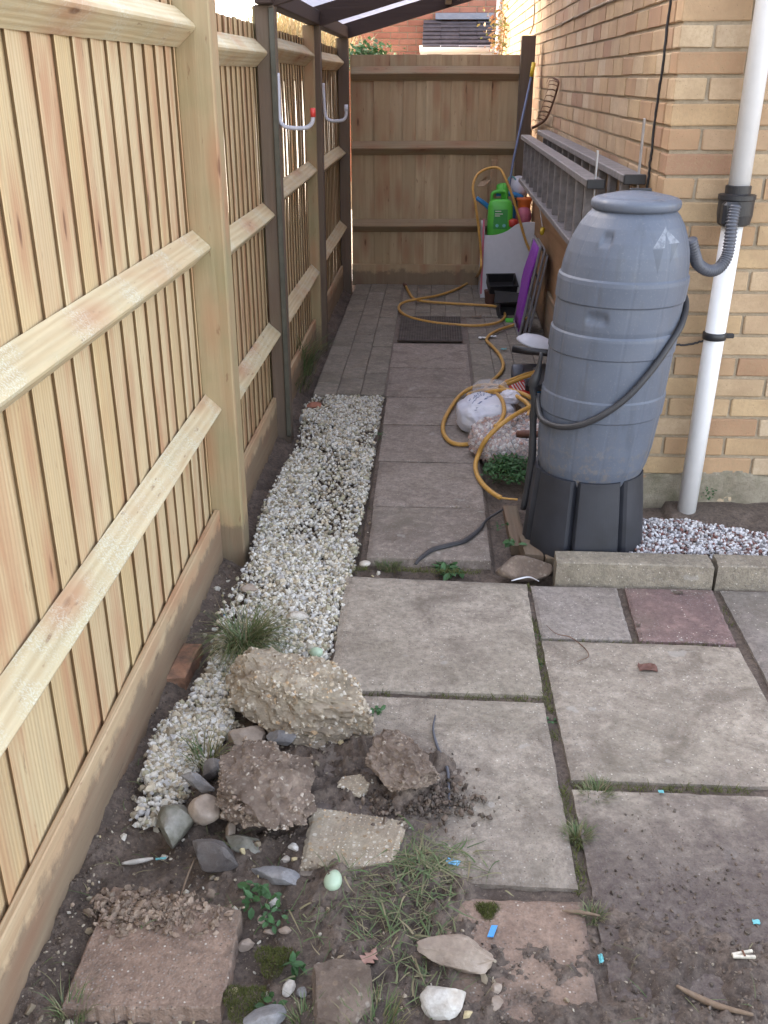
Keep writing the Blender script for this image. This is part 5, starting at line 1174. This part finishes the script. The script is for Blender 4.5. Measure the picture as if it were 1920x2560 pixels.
scrap('paper_scrap', gl(zr2, (580, 38)), (.018, .022), 'blue', 'small blue and orange scrap on the gravel edge', seed=7)
pg = empty('clothes_peg', gl(zq, (1505, 1175)), 'white clothes peg lying in the dark mud at the right', 'clothes peg')
R = Matrix.Translation(gl(zq, (1505, 1175))) @ Matrix.Rotation(.12, 4, 'Z') @ Matrix.Scale(.78, 4)
for s_, a_ in ((1, .14), (-1, -.10)):
    mb_ = MB(); mb_.box(-.027, .027, -.0035, .0035, .001, .008, .001, R @ Matrix.Translation((0, s_ * .0055, 0)) @ Matrix.Rotation(a_, 4, 'Z')); mb_.mk('prong', M['cream'], pg)
mb_ = MB(); mb_.box(-.002, .003, -.009, .009, .0085, .0105, .0005, R); mb_.mk('spring', M['rust'], pg)
def twig(P, r_, m, label, cat='twig', name='twig'):
    S = spline([tuple(p) for p in P], 5); n_ = len(S); V, F = tube(S, [r_ * (1 - .6 * abs(2 * i_ / (n_ - 1) - 1) ** 2) for i_ in range(n_)], 7); return tag(mk(name, V, F, M[m], None, True), label, cat)
def gz(f_, q, dz=.004): p = gl(f_, q); p.z += dz; return p
twig([gz(zq, (470, 880)), gz(zq, (570, 888)), gz(zq, (690, 910))], .004, 'stick', 'pale broken stick across the slab joint')
twig([gz(zq, (1125, 1335), .006), gz(zq, (1240, 1385), .008), gz(zq, (1370, 1455), .008), gz(zq, (1560, 1530), .006)], .0065, 'stick', 'long split wood stick in the lower right mud')
twig([gz(zr2, (95, 1180)), gz(zr2, (160, 1165)), gz(zr2, (240, 1150))], .006, 'quartz', 'long pale splinter on the soil by the fence', 'splinter', 'splinter')
twig([gz(zr2, (440, 1180), .02), gz(zr2, (400, 1260), .02), gz(zr2, (365, 1340), .008)], .0022, 'stick', 'thin grey twig in front of the dark faced flint')
twig([gz(zr2, (1545, 540)), gz(zr2, (1535, 610)), gz(zr2, (1560, 700)), gz(zr2, (1600, 790)), gz(zr2, (1608, 900)), gz(zr2, (1612, 970))], .004, 'ribhose', 'dark curved root lying over the slab right of the muddy lump', 'root', 'root')
def zs(x, y): return 1200 + x * 720 / 1659, 1350 + y * 650 / 1498
twig([G(*zs(*q), .004) for q in [(380, 490), (440, 540), (520, 560), (600, 620), (625, 670), (560, 700)]], .0013, 'rust', 'hair thin rusty wire curled on the slab', 'wire', 'wire')
twig([G(*zs(*q), .012) for q in [(180, 235), (230, 222), (285, 215), (340, 238)]], .004, 'steel', 'knotted grey string by the brown stone block', 'string', 'string')
# pale splatter marks and dark leaves on the slabs
for (f_, q, s_, m, lab) in ((zs, (965, 745), (.05, .035), 'oakdark', 'dark reddish leaf pressed onto the large right slab'), (zs, (1140, 310), (.028, .018), 'soil', 'black clod on the purplish slab'), (zs, (910, 495), (.014, .01), 'soil', 'small dark clod on the purplish slab corner')):
    p = G(*f_(*q), .0); scrap('dead_leaf' if 'leaf' in lab else 'soil_clod', (p.x, p.y, .003), s_, 'rustbrown' if m == 'oakdark' else m, lab, 'leaf' if 'leaf' in lab else 'clod', seed=len(lab), crumple=.15)
# oak leaf
p = gl(zm, (768, 835)); V = []; F = []; nL = 25
for i_ in range(nL):
    t_ = i_ / (nL - 1); hw_ = .0165 * math.sin(math.pi * min(1, t_ ** .75 + .02)) * (.70 + .30 * math.cos(t_ * 2 * math.pi * 3.5 + .6)) + .0008
    for q in (-1, 0, 1): V.append((q * hw_ + .003 * math.sin(t_ * 4), (t_ - .5) * .056, .002 + .007 * q * q * math.sin(t_ * 5 + 1) + .006 * math.sin(t_ * 3)))
for i_ in range(nL - 1):
    for q in (0, 1): a_ = i_ * 3 + q; F.append((a_, a_ + 1, a_ + 4, a_ + 3))
V = np.array(V) @ np.array(Matrix.Rotation(.5, 3, 'Z')); V2 = V - (0, 0, .0012); F += [tuple(nL * 3 + q for q in f[::-1]) for f in F]
tag(mk('oak_leaf', np.r_[V, V2] + np.array([p.x, p.y, p.z + .006]), F, M['oakleaf'], None, True), 'curled pinkish dead oak leaf on the mud left of the buff stone', 'leaf')

# ================================================================ grass, moss and weeds
def tuft(P, n_, r_, L, label, m='grass', name='grass_tuft', bend=.8, W=.0022, cat='grass tuft', lean=None):
    a_ = rng.uniform(0, 6.283, n_); q = r_ * np.sqrt(rng.random(n_)); R = np.c_[P[0] + q * np.cos(a_), P[1] + q * np.sin(a_), np.full(n_, P[2])]
    return tag(blades(name, R, rng.uniform(.5, 1.1, n_) * L, np.full(n_, W), M[m], None, bend, 5, lean, 0.1, P), label, cat)
p = G(*D(525, 1400)); tuft((p.x + .01, p.y, .0), 420, .05, .17, 'long bent grass tuft draped behind the largest concrete lump', W=.0026, bend=1.5, lean=(.2, -.1, 0))
p = G(*D(445, 1640)); tuft((p.x, p.y, -.02), 60, .03, .09, 'bright green grass tuft left of the muddy brown lump', W=.004)
p = G(*zq(670, 185)); tuft((p.x, p.y, -.02), 220, .032, .045, 'round grass tuft at the crossing of the slab joints', W=.0018)
p = G(*zq(560, 430)); tuft((p.x, p.y, -.02), 200, .024, .045, 'small grass tuft in the joint right of the middle slab', W=.0018)
p = G(*zq(655, 900)); tuft((p.x, p.y, -.01), 70, .02, .035, 'sparse grass tuft by the pale broken stick', W=.0016)
p = G(*D(840, 1212)); tuft((p.x, p.y, -.03), 260, .04, .035, 'low grass patch at the front left corner of the path slab', W=.0016)
p = G(*D(655, 800)); tuft((p.x, p.y, -.02), 120, .07, .30, 'long dark strappy grass arching out by the fence beside the pavers', W=.006, bend=.75, lean=(.5, -.1, 0))
p = G(*D(630, 830)); tuft((p.x - .02, p.y, -.03), 160, .12, .16, 'rough grass at the foot of the fence behind the green edged post', W=.0035)
p = G(*zm(780, 1180)); tuft((p.x, p.y - .02, -.02), 160, .05, .07, 'fresh green grass tuft at the bottom edge', W=.0025, bend=.5)
p = G(*zm(390, 1160)); tuft((p.x, p.y - .01, -.02), 60, .02, .06, 'small grass tuft left of the flat brown stone', W=.0025, bend=.5)
p = G(*D(150, 2190)); tuft((p.x, p.y, -.02), 60, .03, .07, 'wispy grass at the bottom left corner by the slab', W=.002, bend=.6)
p = G(*D(700, 1590)); tuft((p.x, p.y, -.01), 40, .025, .06, 'green grass blades under the right end of the big lump', W=.0035)
# trampled loose grass
x = np.r_[rng.normal(-.0, .06, 260), rng.normal(-.10, .09, 200)]; y = np.r_[rng.normal(1.41, .10, 260), rng.normal(1.45, .08, 200)]
ok = (x > -.27) & (x < .07) & (y > 1.17) & (y < 1.66); n_extra = 260; x = np.r_[x[ok], rng.normal(.01, .05, n_extra)]; y = np.r_[y[ok], rng.normal(1.58, .035, n_extra)]
h = np.maximum(soil_h(x, y), 0) + .002
o = blades('trampled_grass', np.c_[x, y, h], rng.uniform(.015, .085, len(x)), .0008 + .0036 * rng.random(len(x)) ** 2, M['grass'], None, .9, 6, None, 1.15); tag(o, 'trampled loose grass lying over the mud in the foreground', 'grass', kind='stuff')
n = 420; x = rng.uniform(-.72, .9, n); y = rng.uniform(1.15, 2.1, n); k_ = (x < -.3) | ((y < 1.42) & (rng.random(n) < .35)); x, y = x[k_], y[k_]
o = blades('scattered_grass', np.c_[x, y, soil_h(x, y) + .002], rng.uniform(.02, .06, len(x)), np.full(len(x), .0014), M['grass'], None, .9, 5, None, .8); tag(o, 'scattered wisps of grass over the bare soil', 'grass', kind='stuff')
for (q, r_, lab) in (((200, 820), .035, 'olive moss cushion left of the oak leaf'), ((20, 1070), .04, 'olive moss cushion at the bottom by the reddish slab'), ((1465, 535), .026, 'dark moss patch on the muddy red slab')):
    p = G(*zm(*q)); n_ = 1500; a_ = rng.uniform(0, 6.283, n_); t_ = np.sqrt(rng.random(n_)); rad = r_ * t_ * (1 + .25 * np.sin(3 * a_))
    o = blades('moss_cushion', np.c_[p.x + rad * np.cos(a_), p.y + rad * np.sin(a_), max(sz(p.x, p.y), -.01) + .01 * (1 - t_ ** 2)], rng.uniform(.004, .009, n_), np.full(n_, .0012), M['moss'], None, .6, 2); tag(o, lab, 'moss')
    tg = o
def weed(P, n_, r_, h_, s_, label, m='weed', name='weed', cat='weed', up=.3):
    a_ = rng.uniform(0, 6.283, n_); q = r_ * np.sqrt(rng.random(n_)); z = P[2] + h_ * rng.random(n_) * (1 - .6 * (q / r_) ** 2)
    return tag(leaves(name, np.c_[P[0] + q * np.cos(a_), P[1] + q * np.sin(a_), z], rng.uniform(.6, 1.2, n_) * s_, M[m], None, up), label, cat)
p = G(*z4(780, 1290)); weed((p.x + .02, p.y + .03, .01), 700, .11, .085, .020, 'dark leafy weed bush between the pebble bag and the barrel stand', name='leafy_plant', cat='plant')
p = G(*z4(860, 1960)); weed((p.x, p.y, .03), 10, .02, .01, .035, 'small light green seedling on the timber blocks', name='seedling', cat='seedling')
p = G(*z4(740, 1710)); weed((p.x, p.y, -.01), 16, .03, .015, .014, 'tiny green weed in the gap left of the timber')
p = G(*D(965, 1222)); weed((p.x, p.y, -.02), 40, .045, .015, .032, 'flat light green weed rosette in front of the path slab')
p = G(*zm(110, 430)); weed((p.x, p.y, -.01), 26, .035, .02, .026, 'broad leaved green weed left of the white oblong pebble')
p = G(*zm(215, 560)); weed((p.x, p.y, -.01), 20, .03, .02, .022, 'green weed on the pebbly soil above the moss cushion')
p = G(*zm(320, 850)); weed((p.x, p.y, -.01), 12, .018, .02, .024, 'spiky green weed between moss and oak leaf')
p = G(*zm(150, 1110)); weed((p.x, p.y, -.01), 20, .03, .02, .018, 'small green weed at the bottom edge by the flints')
p = G(*zr2(1275, 525)); weed((p.x, p.y, .0), 14, .018, .015, .02, 'small bright green sprig at the tip of the largest lump')
p = G(*zr2(440, 700)); weed((p.x, p.y, -.01), 14, .02, .02, .02, 'yellow green sprig among the chips left of the rubble')
for j, (q, n_) in enumerate([((300, 435), 14), ((330, 540), 26), ((350, 690), 16), ((410, 1010), 22), ((480, 130), 8)]):
    pp = G(*zs(*q)) if j < 4 else G(*zq(*q)); weed((pp.x, pp.y, -.02), n_, .018, .015, .011, ['tiny weed in the joint left of the small grey slab', 'creeping weed where the small grey slab meets the joint', 'tiny weed in the long joint beside the largest slab', 'mossy weed half way down the long joint', 'tiny weed at the joint crossing left of the round tuft'][j], name='joint_weed')
p = G(*D(822, 940)); weed((p.x, p.y, -.005), 60, .05, .01, .008, 'low green weed patch on the gravel by the path edge')
P2 = AY(*z6(1040, 1720), 3.44); weed((P2.x, 3.42, P2.z - .02), 26, .03, .05, .012, 'tiny green weed growing at the wall base by the downpipe')

# ================================================================ beyond the end fence
nh = empty('neighbour_house', (0, 14.2, 0), 'red brick neighbouring house glimpsed over the end fence', 'house')
me = bpy.data.meshes.new('brick'); V, F = cbox(-.1075, .1075, -.05, .05, -.0325, .0325, .003); me.from_pydata(V, [], F); me.materials.append(M['redbrick'])
mk('wall', *cbox(-1.31, 1.4, 14.21, 17, -.2, 5.2, 0), M['mortar'], nh)
vis = []; rest = MB(); rest_n = 0
for c_ in range(34):
    z = .2 + c_ * .075 + .04
    for j in range(12):
        x = -1.2 + j * .225 + (c_ % 2) * .1125
        if 1.75 < z < 2.75: inst('brick', me, Matrix.Translation((x, 14.25, z)), nh)
        else: rest.box(x - .1075, x + .1075, 14.2, 14.3, z - .0325, z + .0325)
for c_ in range(34, 66):
    z = .2 + c_ * .075 + .04
    for j in range(12): x = -1.2 + j * .225 + (c_ % 2) * .1125; rest.box(x - .1075, x + .1075, 14.2, 14.3, z - .0325, z + .0325)
o = rest.mk('brickwork', M['redbrick'], nh); o['kind'] = 'stuff'
gr = empty('garage', (.25, 13.6, 0), 'low outbuilding with dark tiled roof and white gutter beyond the end fence', 'outbuilding')
mk('wall', *cbox(-.18, .70, 13.58, 14.19, -.2, 1.83, 0), M['render'], gr)
mk('fascia', *cbox(-.23, .712, 13.545, 13.575, 1.79, 1.86, .003), M['pipe'], gr)
V, F = tube([(-.24, 13.50, 1.862), (.715, 13.50, 1.862)], .042, 16); mk('gutter', V, F, M['pipe'], gr, True)
V, F = cbox(-.115, .115, -.07, .07, -.008, .008, .004); me = bpy.data.meshes.new('roof_tile'); me.from_pydata(V, [], F); me.materials.append(M['rooftile'])
for r_ in range(7):
    y_ = 13.53 + r_ * .098; z = 1.905 + r_ * .048
    for j in range(4): inst('roof_tile', me, Matrix.Translation((-.09 + j * .232 + (r_ % 2) * .0 + random.uniform(-.003, .003), y_, z + random.uniform(-.003, .003))) @ Matrix.Rotation(math.radians(17 + random.uniform(-1.5, 1.5)), 4, 'X'), gr)
mk('roof_deck', [(-.2, 13.47, 1.87), (.70, 13.47, 1.87), (.70, 14.19, 2.21), (-.2, 14.19, 2.21), (-.2, 13.47, 1.85), (.70, 13.47, 1.85), (.70, 14.19, 1.88), (-.2, 14.19, 1.88)], [(0, 1, 2, 3), (4, 7, 6, 5), (0, 4, 5, 1), (1, 5, 6, 2), (2, 6, 7, 3), (3, 7, 4, 0)], M['rooftile'], gr)
mk('flashing', *cbox(-.05, .70, 14.10, 14.195, 2.225, 2.30, .003), M['lead'], gr)
V, F = tube([(.735, 13.45, .0), (.735, 13.45, 3.2)], .034, 20); tag(mk('drainpipe', V, F, M['pipe'], None, True), 'white vertical drainpipe at the far end of the sunlit wall', 'drainpipe')
# climber on the sunlit wall
cl = empty('climbing_plant', (.70, 12.0, 0), 'reddish green climbing plant on the sunlit far wall', 'climber')
V, F = tube(spline([(.70, 12.1, 0), (.73, 12.15, .8), (.70, 12.1, 1.5), (.74, 12.15, 2.15)], 5), .008, 6); mk('stem', V, F, M['sleeper'], cl, True)
n = 260; a = rng.normal(size=(n, 3)) * (.07, .22, .16) + (.66, 12.1, 1.98); leaves('foliage', a, rng.uniform(.03, .06, n), M['redleaf'], cl)
# straw hedge seen over the left fence
n = 3800; x = rng.normal(-1.55, .22, n); y = rng.uniform(10.5, 14, n); z = 1.55 + rng.random(n) * .35
o = blades('straw_hedge', np.c_[x, y, z], rng.uniform(.25, .55, n), np.full(n, .010), M['straw'], None, .7, 4)
tag(o, 'dried straw coloured shrub showing over the left fence', 'shrub')
V, F = bagshape(-1.55, 12.2, .5, 3.2, .45, 0, 3, .25); mk('crown', V + np.array([0, 0, 1.5]), F, M['straw'], o, True)
setrnd([q for q in o.children][0], rng.random(len(F)))
for y_ in (10.9, 12.2, 13.4): V, F = tube([(-1.55, y_, -.15), (-1.53, y_ + .05, 1.6)], .03, 6); mk('trunk', V, F, M['sleeper'], o)
n = 900; P3 = rng.normal(size=(n, 3)) * (.10, .12, .06) + (-.60, 9.4, 1.68); g = leaves('green_shrub', P3, rng.uniform(.03, .06, n), M['weed']); tag(g, 'green shrub poking over the left end of the far fence', 'shrub')
V, F = tube([(-.62, 9.4, -.1), (-.62, 9.4, 1.6)], .02, 6); mk('stem', V, F, M['sleeper'], g)
# unseen house block added beyond the left fence to shade the passage from sun
ns = empty('sun_blocker_house', (-6, 2, 0), 'unseen rendered house block added beyond the left fence to keep sun off the passage', 'house')
mk('wall', *cbox(-11, -4.2, -9, 11.6, -.2, 5.2, 0), M['render'], ns)  # wall of the added sun blocker
mk('roof', [(-11.4, -9.4, 5.2), (-3.9, -9.4, 5.2), (-3.9, 11.8, 5.2), (-11.4, 11.8, 5.2), (-7.6, -9.4, 7.4), (-7.6, 11.8, 7.4)], [(0, 3, 2, 1), (0, 4, 5, 3), (1, 2, 5, 4), (0, 1, 4), (2, 3, 5)], M['rooftile'], ns)  # roof of the added sun blocker

# moss and seedlings creeping along the joints
jx = []; rj = np.random.default_rng(5)
for (x0, y0, x1, y1, n_) in ((.334, 1.5, .332, 2.85, 900), (-.26, 2.20, .32, 2.20, 260), (.35, 1.852, .93, 1.852, 420), (.35, 2.505, .93, 2.50, 160), (.94, 1.9, .94, 2.84, 260), (-.24, 2.94, .24, 2.93, 700), (-.24, 3.46, .21, 3.46, 120), (-.262, 2.25, -.255, 3.9, 200)):
    t_ = rj.random(n_); q = np.c_[x0 + (x1 - x0) * t_, y0 + (y1 - y0) * t_, np.full(n_, -.014)] + rj.normal(size=(n_, 3)) * (.006, .006, 0)
    jx.append(q[fbm(q + 3, 7, 3, 12) > .52])
jx = np.concatenate(jx)
o = blades('joint_moss', jx, rng.uniform(.006, .024, len(jx)), np.full(len(jx), .0016), M['moss'], None, .9, 3, None, .2); tag(o, 'moss and fine weeds creeping along the paving joints', 'moss', kind='stuff')
# grit and crumbs trodden into the bare soil
n = 22000; x = rng.uniform(-.745, .6, n); y = 1.0 + 2.6 * rng.random(n) ** 1.5; k_ = (x < -.27) | ((y < 1.4) & (rng.random(n) < .5)); k_ &= ~((x > -.66) & (x < -.34) & (y > 1.19) & (y < 1.44)); x, y = x[k_], y[k_]
o = lumps('soil_grit', np.c_[x, y, soil_h(x, y)], .0007 + .0045 * rng.random(len(x)) ** 3, M['grit'], 1, .4, (.4, .9)); tag(o, 'fine grit and crumbs trodden into the bare soil by the fence', 'grit', kind='stuff')
